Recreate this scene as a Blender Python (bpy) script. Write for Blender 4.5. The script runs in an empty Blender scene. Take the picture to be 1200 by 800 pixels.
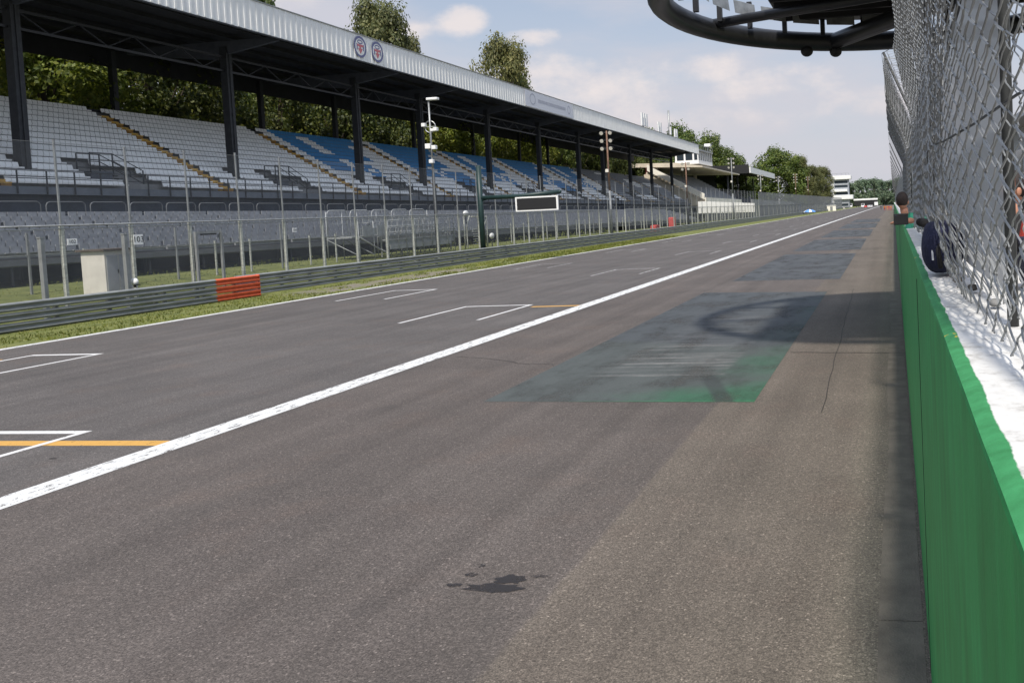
import bpy, bmesh, math, random
from mathutils import Vector, Matrix, noise
random.seed(11)
S = bpy.context.scene
COL = bpy.data.collections.new("place"); S.collection.children.link(COL)
L = COL.objects.link
H = 3.1                                  # camera height
R = random.uniform

# ------------------------------------------------------------------ materials
MATS = {}
def mat(name, col, rough=.8, metal=0., var=.0, vscale=3., bump=0., bscale=30., spec=.4, col2=None, stretch=None, streak=0.):
    if name in MATS: return MATS[name]
    m = bpy.data.materials.new(name); m.use_nodes = True; MATS[name] = m
    nt = m.node_tree; N = nt.nodes; K = nt.links; b = N['Principled BSDF']
    b.inputs['Roughness'].default_value = rough; b.inputs['Metallic'].default_value = metal
    b.inputs['Specular IOR Level'].default_value = spec
    c = (*col, 1)
    tc = N.new('ShaderNodeTexCoord'); vec = tc.outputs['Object']
    if stretch:
        mp = N.new('ShaderNodeMapping'); mp.inputs['Scale'].default_value = stretch
        K.new(vec, mp.inputs[0]); vec = mp.outputs[0]
    if var or col2:
        n = N.new('ShaderNodeTexNoise'); n.inputs['Scale'].default_value = vscale; n.inputs['Detail'].default_value = 6; n.inputs['Roughness'].default_value = .65
        K.new(vec, n.inputs['Vector'])
        r = N.new('ShaderNodeValToRGB'); K.new(n.outputs['Fac'], r.inputs[0])
        r.color_ramp.elements[0].position = .32; r.color_ramp.elements[1].position = .68
        c2 = col2 or tuple(min(1, x*(1+var)) for x in col)
        c1 = col if col2 else tuple(x*(1-var) for x in col)
        r.color_ramp.elements[0].color = (*c1, 1); r.color_ramp.elements[1].color = (*c2, 1)
        K.new(r.outputs[0], b.inputs['Base Color'])
    else: b.inputs['Base Color'].default_value = c
    if bump:
        n2 = N.new('ShaderNodeTexNoise'); n2.inputs['Scale'].default_value = bscale; n2.inputs['Detail'].default_value = 4
        K.new(tc.outputs['Object'], n2.inputs['Vector'])
        bp = N.new('ShaderNodeBump'); bp.inputs['Strength'].default_value = bump; bp.inputs['Distance'].default_value = .02
        K.new(n2.outputs['Fac'], bp.inputs['Height']); K.new(bp.outputs[0], b.inputs['Normal'])
    return m

class G:
    """tiny node-graph helper"""
    def __init__(s, name):
        s.m = bpy.data.materials.new(name); s.m.use_nodes = True; s.t = s.m.node_tree; s.N = s.t.nodes; s.K = s.t.links
        s.b = s.N['Principled BSDF']; s.out = s.N['Material Output']
        s.obj = s.N.new('ShaderNodeTexCoord').outputs['Object']
    def sock(s, x, i):
        if isinstance(x, (int, float)): i.default_value = x
        elif isinstance(x, tuple): i.default_value = (*x, 1) if len(x) == 3 and i.type == 'RGBA' else x
        else: s.K.new(x, i)
    def math(s, op, a, b=0., c=None):
        n = s.N.new('ShaderNodeMath'); n.operation = op; s.sock(a, n.inputs[0]); s.sock(b, n.inputs[1])
        if c is not None: s.sock(c, n.inputs[2])
        return n.outputs[0]
    def map(s, sc=(1,1,1), loc=(0,0,0), v=None):
        n = s.N.new('ShaderNodeMapping'); n.inputs['Scale'].default_value = sc; n.inputs['Location'].default_value = loc
        s.K.new(v or s.obj, n.inputs[0]); return n.outputs[0]
    def noise(s, scale, det=4, v=None, rough=.6, dist=0.):
        n = s.N.new('ShaderNodeTexNoise'); n.inputs['Scale'].default_value = scale; n.inputs['Detail'].default_value = det
        n.inputs['Roughness'].default_value = rough; n.inputs['Distortion'].default_value = dist
        s.K.new(v or s.obj, n.inputs['Vector']); return n.outputs['Fac']
    def ramp(s, f, *st, interp='LINEAR'):
        n = s.N.new('ShaderNodeValToRGB'); s.K.new(f, n.inputs[0]); e = n.color_ramp.elements; n.color_ramp.interpolation = interp
        while len(e) < len(st): e.new(.5)
        for k, (p, c) in enumerate(st):
            e[k].position = p; e[k].color = (*c, 1) if isinstance(c, tuple) else (c, c, c, 1)
        return n.outputs[0]
    def mix(s, f, a, b, mode='MIX'):
        n = s.N.new('ShaderNodeMix'); n.data_type = 'RGBA'; n.blend_type = mode
        s.sock(f, n.inputs[0]); s.sock(a, n.inputs[6]); s.sock(b, n.inputs[7]); return n.outputs[2]
    def xyz(s, v=None):
        n = s.N.new('ShaderNodeSeparateXYZ'); s.K.new(v or s.obj, n.inputs[0]); return n.outputs
    def step(s, x, a, b):           # smooth 0..1 between a and b
        n = s.N.new('ShaderNodeMapRange'); n.interpolation_type = 'SMOOTHSTEP'; s.sock(x, n.inputs[0])
        n.inputs[1].default_value = a; n.inputs[2].default_value = b; return n.outputs[0]
    def bump(s, h, st=.3, d=.01):
        n = s.N.new('ShaderNodeBump'); n.inputs['Strength'].default_value = st; n.inputs['Distance'].default_value = d
        s.K.new(h, n.inputs['Height']); s.K.new(n.outputs[0], s.b.inputs['Normal'])
    def color(s, c): s.sock(c, s.b.inputs['Base Color'])
    def alpha(s, a): s.sock(a, s.b.inputs['Alpha'])
    def rough(s, r): s.b.inputs['Roughness'].default_value = r

def asphalt_mat():
    g = G('asphalt'); X, Y, Z = g.xyz()
    sp = g.noise(70, 2, rough=.8); sp2 = g.noise(26, 3)
    big = g.noise(.35, 5); streak = g.noise(1, 5, g.map((1.6, .05, 1))); tiny = g.noise(2.2, 4)
    xx = g.math('ADD', X, g.math('MULTIPLY', g.math('SUBTRACT', tiny, .5), .10))
    # lanes: racing surface (dark warm grey) | pit exit lane | apron by the wall
    lane = g.mix(g.step(xx, -10.9, -10.0), (.100, .090, .084), (.100, .085, .076))
    lane = g.mix(g.step(xx, -2.95, -2.86), lane, (.130, .109, .090))
    lane = g.mix(g.step(xx, -.75, -.25), lane, (.135, .118, .094))
    # dark worn tracks across the racing surface
    tr = g.ramp(streak, (.3, .80), (.52, 1.), (.72, 1.16))
    lane = g.mix(1., lane, tr, 'MULTIPLY')
    lane = g.mix(1., lane, g.ramp(big, (.3, .84), (.7, 1.16)), 'MULTIPLY')
    br = g.math('MULTIPLY', g.step(g.noise(.8, 6), .5, .75), .35)
    lane = g.mix(br, lane, (.13, .096, .078))
    lane = g.mix(1., lane, g.ramp(sp, (.34, .55), (.5, .96), (.62, 1.3), (.74, 1.9)), 'MULTIPLY')
    vo = g.N.new('ShaderNodeTexVoronoi'); vo.inputs['Scale'].default_value = 62; g.K.new(g.obj, vo.inputs['Vector'])
    cs = g.N.new('ShaderNodeSeparateColor'); g.K.new(vo.outputs['Color'], cs.inputs[0])
    lane = g.mix(1., lane, g.ramp(cs.outputs[0], (0., .72), (.5, .96), (.88, 1.12), (.98, 1.45), (1., 2.1)), 'MULTIPLY')
    wet = g.step(g.noise(.55, 7, g.map((1, .8, 1), (9, 4, 0)), .7), .56, .70)
    lane = g.mix(g.math('MULTIPLY', wet, .28), lane, (.055, .05, .047))
    lane = g.mix(1., lane, g.ramp(sp2, (.3, .78), (.7, 1.22)), 'MULTIPLY')
    g.color(lane); g.rough(.82); g.b.inputs['Specular IOR Level'].default_value = .3
    g.bump(sp, .55, .012); return g.m

def paint_mat(name, col, wear=.5, alpha_wear=True, ys=.35):
    g = G(name); n = g.noise(9, 6, g.map((1.3, ys, 1)), .7); s = g.noise(70, 2)
    f = g.math('ADD', n, g.math('MULTIPLY', g.math('SUBTRACT', s, .5), .35))
    g.color(g.mix(g.step(f, .3, .75), tuple(c*.78 for c in col), col))
    g.alpha(g.math('SUBTRACT', 1., g.step(f, wear, wear+.07)))
    g.rough(.7); return g.m

def ground_mat():
    g = G('grass_ground'); a = g.noise(1.2, 6); b = g.noise(25, 4); d = g.noise(.25, 4)
    c = g.ramp(a, (.3, (.085, .105, .022)), (.55, (.15, .165, .04)), (.75, (.21, .20, .07)))
    c = g.mix(1., c, g.ramp(b, (.3, .6), (.7, 1.35)), 'MULTIPLY')
    X, Y, Z = g.xyz()
    # worn dirt strip along the rail
    band = g.math('MULTIPLY', g.step(X, -29.2, -28.0), g.math('SUBTRACT', 1., g.step(X, -26.6, -26.1)))
    yy = g.math('MULTIPLY', g.step(Y, 33, 37), g.math('SUBTRACT', 1., g.step(Y, 47, 54)))
    f = g.math('MULTIPLY', g.math('MULTIPLY', band, yy), g.step(g.noise(1.1, 4), .40, .5))
    g.color(g.mix(f, c, (.19, .165, .13))); g.rough(.95); g.bump(b, .7, .06); return g.m

def wall_green():
    g = G('green_painted_concrete'); n = g.noise(3, 6); v = g.noise(1, 5, g.map((8, 8, .6))); s = g.noise(60, 3)
    c = g.ramp(n, (.3, (.013, .25, .052)), (.7, (.022, .33, .082)))
    c = g.mix(1., c, g.ramp(v, (.35, .80), (.65, 1.16)), 'MULTIPLY')
    scf = g.math('MULTIPLY', g.step(g.noise(1, 7, g.map((1, 1.2, 22), (5, 2, 1)), .75), .60, .68), .35)
    c = g.mix(scf, c, (.05, .16, .08))
    chips = g.step(g.noise(7, 8, g.map((1, 1, .5)), .75), .72, .74)
    c = g.mix(g.math('MULTIPLY', chips, .6), c, (.01, .05, .018))
    X, Y, Z = g.xyz()
    low = g.math('MULTIPLY', g.math('SUBTRACT', 1., g.step(Z, .02, .18)), g.step(g.noise(9, 5), .42, .6))
    c = g.mix(low, c, (.11, .10, .075))
    g.color(c); g.rough(.55); g.bump(s, .25, .006); return g.m

def wall_top():
    g = G('white_green_wall_top'); X, Y, Z = g.xyz()
    n = g.noise(4, 7, g.map((1, 1.2, 1)), .7); e = g.math('MULTIPLY', g.math('SUBTRACT', n, .5), .028)
    f = g.step(g.math('ADD', X, e), .160, .164)
    w = g.ramp(g.noise(14, 7, None, .7), (.3, (.33, .31, .28)), (.47, (.58, .57, .54)), (.7, (.68, .67, .64)))
    gr = g.ramp(g.noise(20, 5), (.3, (.02, .17, .05)), (.7, (.04, .26, .09)))
    yel = g.step(g.noise(5, 3, g.map((2, 1.1, 1), (3.1, 7.7, 0))), .68, .70)
    gr = g.mix(g.math('MULTIPLY', yel, .8), gr, (.55, .42, .03))
    g.color(g.mix(f, gr, w)); g.rough(.8); g.bump(g.noise(45, 5), .4, .006); return g.m

def carpet_mat(kind):
    g = G('worn_green_paint_'+kind); X, Y, Z = g.xyz(); sp = g.noise(80, 3); st = g.noise(1, 6, g.map((.35, 5, 1)), .7); bg = g.noise(.5, 4)
    st2 = g.noise(1, 5, g.map((1.1, .12, 1)))
    if kind == 'near':
        # greenest at the right and near edge, grey where cars drove over it
        gx = g.step(g.math('ADD', X, g.math('MULTIPLY', Y, -.06)), -6.2, -3.2)
        gx = g.math('ADD', g.math('MULTIPLY', gx, .55), g.math('MULTIPLY', g.math('SUBTRACT', 1., g.step(Y, 13.3, 15.2)), .30))
        f = g.math('ADD', gx, g.math('MULTIPLY', g.math('SUBTRACT', bg, .5), .9))
        c = g.mix(g.step(f, .30, .95), (.062, .070, .066), (.026, .112, .055))
        edge = g.math('SUBTRACT', 1., g.step(Y, 12.95, 13.1))
        c = g.mix(g.math('MULTIPLY', edge, .6), c, (.03, .17, .075))
        # worn white lettering: stretched strokes across the lane
        bx = g.math('MULTIPLY', g.step(g.math('ADD', X, g.math('MULTIPLY', bg, .5)), -5.9, -5.2), g.math('SUBTRACT', 1., g.step(X, -3.35, -3.2)))
        by = g.math('MULTIPLY', g.step(Y, 14.9, 15.1), g.math('SUBTRACT', 1., g.step(Y, 22.5, 25.5)))
        ln = g.math('MULTIPLY', g.math('MULTIPLY', bx, by), g.step(st, .46, .66))
        c = g.mix(g.math('MULTIPLY', ln, .55), c, (.25, .24, .23))
        # cast shadow painted as a dark diagonal band across it
        shade_d = g.math('ABSOLUTE', g.math('SUBTRACT', g.math('ADD', X, g.math('MULTIPLY', Y, .36)), 1.85))
        shade_f = g.math('MULTIPLY', g.math('SUBTRACT', 1., g.step(shade_d, .10, .22)), g.math('SUBTRACT', 1., g.step(Y, 14.6, 15.4)))
        c = g.mix(g.math('MULTIPLY', shade_f, .75), c, (.035, .04, .038))
    else:
        c = g.mix(g.step(bg, .35, .7), (.050, .053, .057), (.062, .067, .068))
        c = g.mix(g.math('MULTIPLY', g.step(st, .6, .75), .3), c, (.16, .16, .16))
    c = g.mix(g.math('MULTIPLY', g.step(g.math('ADD', Y, g.math('MULTIPLY', X, .3)), 16.8, 17.6), .55) if kind == 'near' else 0., c, (.046, .050, .058)); c = g.mix(1., c, g.ramp(sp, (.3, .62), (.7, 1.4)), 'MULTIPLY'); c = g.mix(1., c, g.ramp(st2, (.3, .85), (.7, 1.12)), 'MULTIPLY')  # far half coloured darker, blending in the gantry's shadow
    g.color(c); g.rough(.75)
    g.alpha(g.math('SUBTRACT', 1., g.math('MULTIPLY', g.step(g.noise(1.1, 10, g.map((1, .5, 1)), .62), .42, .72), .5)))
    return g.m

def mesh_sheet(name, col, a, wavy=False):
    """woven wire seen from far: partly open sheet"""
    g = G(name)
    if wavy:
        v = g.noise(1, 5, g.map((1, 9, 1.6)), .7, 1.2); w = g.noise(1, 4, g.map((1, 30, 3), (4, 2, 0)), .7)
        f = g.step(g.math('ADD', g.math('MULTIPLY', v, .6), g.math('MULTIPLY', w, .4)), .42, .56)
        g.alpha(g.math('ADD', a-.16, g.math('MULTIPLY', f, .36)))
        g.color(g.mix(f, tuple(c*.8 for c in col), col))
    else:
        n = g.noise(1, 4, g.map((1, .6, .6)))
        g.alpha(g.math('ADD', a, g.math('MULTIPLY', g.math('SUBTRACT', n, .5), a*.5))); g.color(col)
    g.rough(.6); return g.m

def leaf_mat(name, c1, c2, c3):
    g = G(name)
    oi = g.N.new('ShaderNodeObjectInfo').outputs['Random']
    geo = g.N.new('ShaderNodeNewGeometry')
    n = g.noise(.45, 3); c = g.ramp(geo.outputs['Random Per Island'], (0., c1), (.5, c2), (1., c3))
    c = g.mix(1., c, g.ramp(n, (.3, .55), (.7, 1.35)), 'MULTIPLY')
    c = g.mix(1., c, g.ramp(oi, (0., (.85, .9, .9)), (1., (1.15, 1.08, 1.0))), 'MULTIPLY')
    g.color(c); g.rough(.6)
    tr = g.N.new('ShaderNodeBsdfTranslucent'); g.K.new(c, tr.inputs[0])
    mx = g.N.new('ShaderNodeMixShader'); mx.inputs[0].default_value = .4
    g.K.new(g.b.outputs[0], mx.inputs[1]); g.K.new(tr.outputs[0], mx.inputs[2]); g.K.new(mx.outputs[0], g.out.inputs[0]); return g.m

M = dict(
 asphalt=asphalt_mat(), ground=ground_mat(), green=wall_green(), walltop=wall_top(),
 white_line=paint_mat('white_road_paint', (.70, .70, .68), .55), thin_line=paint_mat('worn_white_road_paint', (.68, .67, .65), .60),
 faint_line=paint_mat('faded_white_road_paint', (.5, .49, .47), .50), orange_line=paint_mat('orange_road_paint', (.60, .33, .07), .60),
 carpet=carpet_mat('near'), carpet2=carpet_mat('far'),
 steel=mat('galvanised_steel', (.30, .31, .31), .45, .5, .25, 4, .2, 12),
 rail=mat('weathered_guardrail_steel', (.24, .25, .245), .55, .2, .30, 2.2, .2, 9, stretch=(1, .35, 2)),
 rail_post=mat('rail_post_steel', (.12, .12, .11), .6, .3, .2),
 red=mat('red_painted_steel', (.60, .11, .045), .5, 0, .2, 5),
 post=mat('grey_post_steel', (.26, .27, .27), .5, .3, .2, 3), post_light=mat('pale_flaking_post_paint', (.36, .37, .33), .7, 0, .35, 6, stretch=(1, 1, 3)),
 darksteel=mat('dark_steel', (.036, .038, .042), .55, .2, .25, 3), roofdark=mat('dark_roof_sheeting', (.022, .022, .026), .7, 0, .25, 1.5),
 fascia=mat('pale_ribbed_metal', (.80, .80, .78), .5, .1, .08, 1.2, stretch=(1, 2, .5)), fascia2=mat('pale_banner', (.62, .63, .68), .6),
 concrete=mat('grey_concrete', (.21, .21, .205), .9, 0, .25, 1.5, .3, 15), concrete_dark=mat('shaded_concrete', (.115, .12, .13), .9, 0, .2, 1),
 seat_white=mat('white_seat_plastic', (.86, .86, .83), .5, 0, .1, 1.3), seat_blue=mat('blue_seat_plastic', (.05, .25, .52), .5, 0, .12, 1.5),
 seat_yellow=mat('ochre_step_paint', (.55, .34, .08), .7, 0, .3, 3), seat_grey=mat('grey_seat_plastic', (.25, .26, .275), .6, 0, .2, 2),
 sand=mat('sand_render', (.60, .53, .42), .9, 0, .12, .5), cream=mat('cream_render', (.84, .80, .70), .8, 0, .12, .6), whitepaint=mat('white_paint', (.78, .78, .76), .6, 0, .06, 2),
 glass=mat('dark_window_glass', (.03, .04, .05), .15, 0, .0), black=mat('matte_black', (.016, .016, .017), .6),
 gantry=mat('black_gantry_paint', (.022, .023, .026), .38, .0, .25, 2), darkgreen=mat('dark_green_pole_paint', (.014, .035, .034), .45, 0, .2, 4),
 hutwall=mat('white_hut_panel', (.66, .63, .57), .7, 0, .1, 2), hutroof=mat('brown_hut_lid', (.10, .075, .06), .8, 0, .2, 4),
 wire=mat('galvanised_wire', (.27, .275, .27), .6, .1, .25, 8), cable=mat('old_steel_cable', (.06, .062, .06), .6, .3, .2, 20),
 blue=mat('light_blue_fabric', (.12, .30, .70), .7), navy=mat('navy_fabric', (.012, .014, .04), .85, 0, .3, 20, .5, 60), redcloth=mat('red_cloth', (.30, .03, .02), .85, 0, .3, 12, .5, 40),
 teal=mat('teal_cloth', (.03, .22, .13), .85, 0, .2, 15), orange=mat('orange_cloth', (.75, .22, .03), .8), blackcloth=mat('black_cloth', (.014, .013, .014), .85, 0, .3, 20, .4, 60),
 skin=mat('skin', (.40, .19, .12), .55, 0, .12, 30), hair=mat('dark_hair', (.02, .012, .01), .7, 0, .3, 40), piping=mat('white_piping', (.7, .7, .72), .6),
 bark=mat('tree_bark', (.07, .055, .04), .95, 0, .35, 3), rubber=mat('tyre_rubber', (.015, .015, .015), .8),
 floodlamp=mat('pale_lamp_housing', (.70, .66, .58), .4), rust=mat('rusty_brown_pole', (.20, .12, .085), .8, .1, .3, 3),
 tarpaulin=mat('grey_windscreen_net', (.3, .31, .31), .8), white_car=mat('white_car_paint', (.72, .70, .70), .25, 0, spec=.6), red_car=mat('red_car_paint', (.55, .05, .04), .25, 0, spec=.6),
 dkblue=mat('navy_print', (.13, .14, .26), .6), redprint=mat('red_print', (.50, .16, .18), .6), greyprint=mat('grey_print', (.36, .37, .43), .6),
 joint=mat('dark_joint_filler', (.030, .028, .026), .8, 0, .3, 8), stain=None, slab=mat('drain_concrete', (.135, .117, .095), .9, 0, .25, 3, .4, 60),
 fence_sheet=mesh_sheet('chain_link_far', (.24, .25, .26), .15), fence_sheet_far=mesh_sheet('chain_link_distant', (.27, .275, .28), .62),
 pit_sheet=mesh_sheet('chain_link_layered', (.42, .43, .425), .60, True), net_sheet=mesh_sheet('backing_net', (.50, .51, .505), .92), upper_sheet=mesh_sheet('upper_mesh_layer', (.32, .32, .32), .30),
)
M['barrier'] = mat('dull_barrier_steel', (.13, .14, .15), .6, .2)
g = G('oil_stain'); n = g.noise(3, 4)
g.color((.022, .018, .017)); g.rough(.6); g.alpha(g.math('MULTIPLY', g.step(g.math('ADD', n, g.math('MULTIPLY', g.noise(45, 4), .5)), .52, .78), .85)); M['stain'] = g.m
M['leaf'] = leaf_mat('leaves_green', (.05, .09, .015), (.11, .16, .028), (.19, .225, .045))
M['leaf_y'] = leaf_mat('leaves_yellow_green', (.07, .10, .012), (.15, .19, .02), (.26, .27, .035))
M['leaf_o'] = leaf_mat('leaves_olive', (.08, .10, .035), (.155, .17, .06), (.25, .24, .09))
M['leaf_b'] = leaf_mat('leaves_hazy', (.12, .19, .12), (.17, .24, .15), (.24, .29, .18))  # distance haze mixed into the leaf colour

# ------------------------------------------------------------------ mesh helpers
class B:
    def __init__(s): s.bm = bmesh.new()
    def box(s, x0, x1, y0, y1, z0, z1, mi=0, mx=None):
        c = [Vector((x, y, z)) for x in (x0, x1) for y in (y0, y1) for z in (z0, z1)]
        if mx: c = [mx @ p for p in c]
        v = [s.bm.verts.new(p) for p in c]
        for f in ((0,1,3,2),(4,6,7,5),(0,4,5,1),(2,3,7,6),(0,2,6,4),(1,5,7,3)):
            s.bm.faces.new([v[i] for i in f]).material_index = mi
        return s
    def quad(s, *p, mi=0):
        s.bm.faces.new([s.bm.verts.new(q) for q in p]).material_index = mi; return s
    def tube(s, pts, r, n=8, mi=0, cap=True, closed=False):
        pts = [Vector(p) for p in pts]; rings = []; k = len(pts)
        for i, p in enumerate(pts):
            if closed: d = pts[(i+1) % k]-pts[i-1]
            else: d = pts[min(i+1, k-1)]-pts[max(i-1, 0)]
            d.normalize(); u = d.orthogonal().normalized() if i == 0 else (u-d*u.dot(d)).normalized(); w = d.cross(u)
            rr = r[i] if isinstance(r, (list, tuple)) else r
            rings.append([s.bm.verts.new(p+(u*math.cos(2*math.pi*j/n)+w*math.sin(2*math.pi*j/n))*rr) for j in range(n)])
        for i in range(k if closed else k-1):
            a, b = rings[i], rings[(i+1) % k]
            off = 0
            if closed and i == k-1: off = min(range(n), key=lambda o: (a[0].co-b[o].co).length)
            for j in range(n):
                f = s.bm.faces.new((a[j], a[(j+1) % n], b[(j+1+off) % n], b[(j+off) % n])); f.material_index = mi; f.smooth = n > 5
        if cap and not closed:
            s.bm.faces.new(rings[0][::-1]).material_index = mi; s.bm.faces.new(rings[-1]).material_index = mi
        return s
    def prof(s, pr, y0, y1, mi=0, closed=False, ny=1):
        """extrude an (x,z) profile along y"""
        cols = [[s.bm.verts.new((x, y0+(y1-y0)*k/ny, z)) for x, z in pr] for k in range(ny+1)]
        n = len(pr)
        for k in range(ny):
            for i in range(n if closed else n-1):
                s.bm.faces.new((cols[k][i], cols[k][(i+1) % n], cols[k+1][(i+1) % n], cols[k+1][i])).material_index = mi
        if closed:
            s.bm.faces.new(cols[0][::-1]).material_index = mi; s.bm.faces.new(cols[-1]).material_index = mi
        return s
    def sphere(s, c, rx, ry=None, rz=None, n=10, mi=0):
        ry = ry or rx; rz = rz or rx
        r = bmesh.ops.create_uvsphere(s.bm, u_segments=n, v_segments=max(5, n*2//3), radius=1, matrix=Matrix.Translation(c) @ Matrix.Diagonal((rx, ry, rz, 1)))
        for v in r['verts']:
            for f in v.link_faces: f.material_index = mi; f.smooth = True
        return s
    def done(s, name, m, parent=None, bevel=0, recalc=True):
        if recalc: bmesh.ops.recalc_face_normals(s.bm, faces=s.bm.faces)
        me = bpy.data.meshes.new(name); s.bm.to_mesh(me); s.bm.free()
        for q in (m if isinstance(m, (list, tuple)) else [m]): me.materials.append(q)
        o = bpy.data.objects.new(name, me); L(o)
        if parent: o.parent = parent
        if bevel:
            md = o.modifiers.new('b', 'BEVEL'); md.width = bevel; md.segments = 2; md.limit_method = 'ANGLE'
        return o
def tag(o, label, cat, group=None, kind=None):
    if kind == 'structure': o['kind'] = kind
    else:
        o['label'] = label; o['category'] = cat
        if kind: o['kind'] = kind
    if group: o['group'] = group
    return o
def thing(name, label, cat, loc=(0,0,0), group=None, rz=0):
    o = bpy.data.objects.new(name, None); L(o); o.location = loc; o.rotation_euler = (0, 0, rz); o.empty_display_size = .3
    return tag(o, label, cat, group)
def dup(root, loc=None, label=None, rz=None, scale=None):
    r = root.copy(); L(r)
    if loc is not None: r.location = loc
    if rz is not None: r.rotation_euler = (0, 0, rz)
    if scale is not None: r.scale = (scale,)*3 if not isinstance(scale, tuple) else scale
    if label: r['label'] = label
    for ch in list(root.children):
        c = ch.copy(); L(c); c.parent = r
        for gch in list(ch.children):
            d = gch.copy(); L(d); d.parent = c
    return r
def struct(o): o['kind'] = 'structure'; return o
SL = -.0083
def sz(y): return SL*y            # the grandstand side falls gently away from the camera
TILT = math.atan(SL)

# ------------------------------------------------------------------ ground, track, markings
b = B()
pr = [(-900, 2.5), (-120, 1.6), (-62, 1.25), (-36, 1.2), (-34.5, 1.12), (-32.5, .75), (-31, .32), (-30, .1), (-29, .02), (-25.5, 0), (-10, 0), (1, 0), (900, 0)]
rows = [-60, 0, 20, 40, 80, 160, 320, 700, 1500, 4000]
vs = [[b.bm.verts.new((x, y, (z + (sz(y)*.55 if x < -32 and y > 0 else 0))-.004 if z > .02 or y <= 320 else z-.004)) for x, z in pr] for y in [min(r, 4000) for r in rows]]
for i in range(len(rows)-1):
    for j in range(len(pr)-1): b.bm.faces.new((vs[i][j], vs[i][j+1], vs[i+1][j+1], vs[i+1][j]))
struct(b.done('ground', M['ground']))
b = B(); b.quad((-25.75, -40, 0), (30, -40, 0), (30, 1400, 0), (-25.75, 1400, 0)); struct(b.done('race_track', M['asphalt']))

def strip(b, x0, x1, y0, y1, z=.004, n=1):
    for k in range(n):
        a, c = y0+(y1-y0)*k/n, y0+(y1-y0)*(k+1)/n
        b.quad((x0, a, z), (x1, a, z), (x1, c, z), (x0, c, z))
b = B(); strip(b, -10.86, -10.36, -20, 1300, n=4); struct(b.done('centre_line', M['white_line']))
b = B(); strip(b, -25.68, -25.36, -20, 1300, n=4); struct(b.done('edge_line', M['white_line']))
YR = [11.35+16.5*k for k in range(14)]; YL = [19.0+16.4*k for k in range(13)]
for k, y in enumerate(YR):
    b = B(); xl, xr = -15.45, -12.85
    strip(b, xl, xr, y-.17, y); strip(b, xl, xl+.13, y-4.2, y-.17); strip(b, xr-.13, xr, y-3.9, y-.17)
    struct(b.done('grid_box_marking', M['thin_line'] if k < 2 else M['faint_line']))
    if k < 2:
        b = B(); strip(b, -15.6 if k == 0 else -12.6, -10.87, y-.82, y-.56, z=.002); struct(b.done('orange_start_line', M['orange_line']))
for k, y in enumerate(YL):
    b = B(); xl, xr = -23.15, -20.95
    strip(b, xl, xr, y-.17, y); strip(b, xl, xl+.13, y-4.2, y-.17); strip(b, xr-.13, xr, y-4.0, y-.17)
    struct(b.done('grid_box_marking', M['thin_line'] if k < 2 else M['faint_line']))
b = B(); strip(b, -24.6, -23.3, 18.1, 18.35, z=.002); struct(b.done('orange_start_line', M['orange_line']))
# worn painted panels of the pit lane exit
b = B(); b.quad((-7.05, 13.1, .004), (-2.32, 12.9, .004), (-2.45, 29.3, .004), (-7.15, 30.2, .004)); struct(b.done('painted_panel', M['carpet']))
for y0, y1 in ((34.2, 51.5), (55.5, 72), (77, 96), (102, 124), (130, 155)):
    b = B(); b.quad((-6.95, y0+.5, .004), (-2.3, y0, .004), (-2.4, y1, .004), (-7.0, y1+1.2, .004)); struct(b.done('painted_panel', M['carpet2']))
# pit wall apron: drain slabs with open joints
b = B()
for k in range(34):
    y = 3.0+k*3.05; b.quad((-.20-.03*math.sin(k*2.1), y, .003), (.10, y, .003), (.10, y+3.04, .003), (-.20-.03*math.sin(k*2.1+1), y+3.04, .003))
struct(b.done('drain_slabs', M['slab']))
b = B()
def joint(pts, w):
    for (x0, y0), (x1, y1) in zip(pts, pts[1:]):
        d = Vector((x1-x0, y1-y0, 0)).normalized(); n = Vector((-d.y, d.x, 0))*w/2
        p, q = Vector((x0, y0, .006)), Vector((x1, y1, .006)); b.quad(p-n, p+n, q+n, q-n)
def wig(x0, y0, x1, y1, n, a): return [(x0+(x1-x0)*k/n+R(-a, a), y0+(y1-y0)*k/n+R(-a, a)) for k in range(n+1)]
joint(wig(-1.18, 12.2, -1.55, 30, 22, .02), .013)
joint(wig(-2.3, 17.3, .1, 17.0, 6, .02), .03)
joint(wig(-7, 16.2, -10, 17.6, 9, .12), .015)
for k in range(0):
    y = 5.7+k*4.2; joint([(-.42, y), (-.30, y+1.3), (-.22, y+2.4)], .008); joint([(-.42, y), (.1, y+.2)], .007)
struct(b.done('pavement_cracks', M['joint']))
def blob(cx, cy, rx, ry, z=.005, n=22):
    b = B(); r0 = [R(.7, 1.15) for _ in range(n)]
    b.bm.faces.new([b.bm.verts.new((cx+rx*r0[k]*math.cos(2*math.pi*k/n), cy+ry*r0[k]*math.sin(2*math.pi*k/n), z)) for k in range(n)])
    return struct(b.done('oil_stain', M['stain']))
blob(-3.46, 6.38, .27, .09); blob(-3.38, 6.55, .14, .09, .006); blob(-3.15, 6.62, .09, .035); blob(-3.83, 6.42, .07, .035); blob(-3.78, 6.62, .06, .035); blob(-3.8, 6.8, .06, .045)
blob(-11.9, 9.9, .07, .02)

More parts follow.
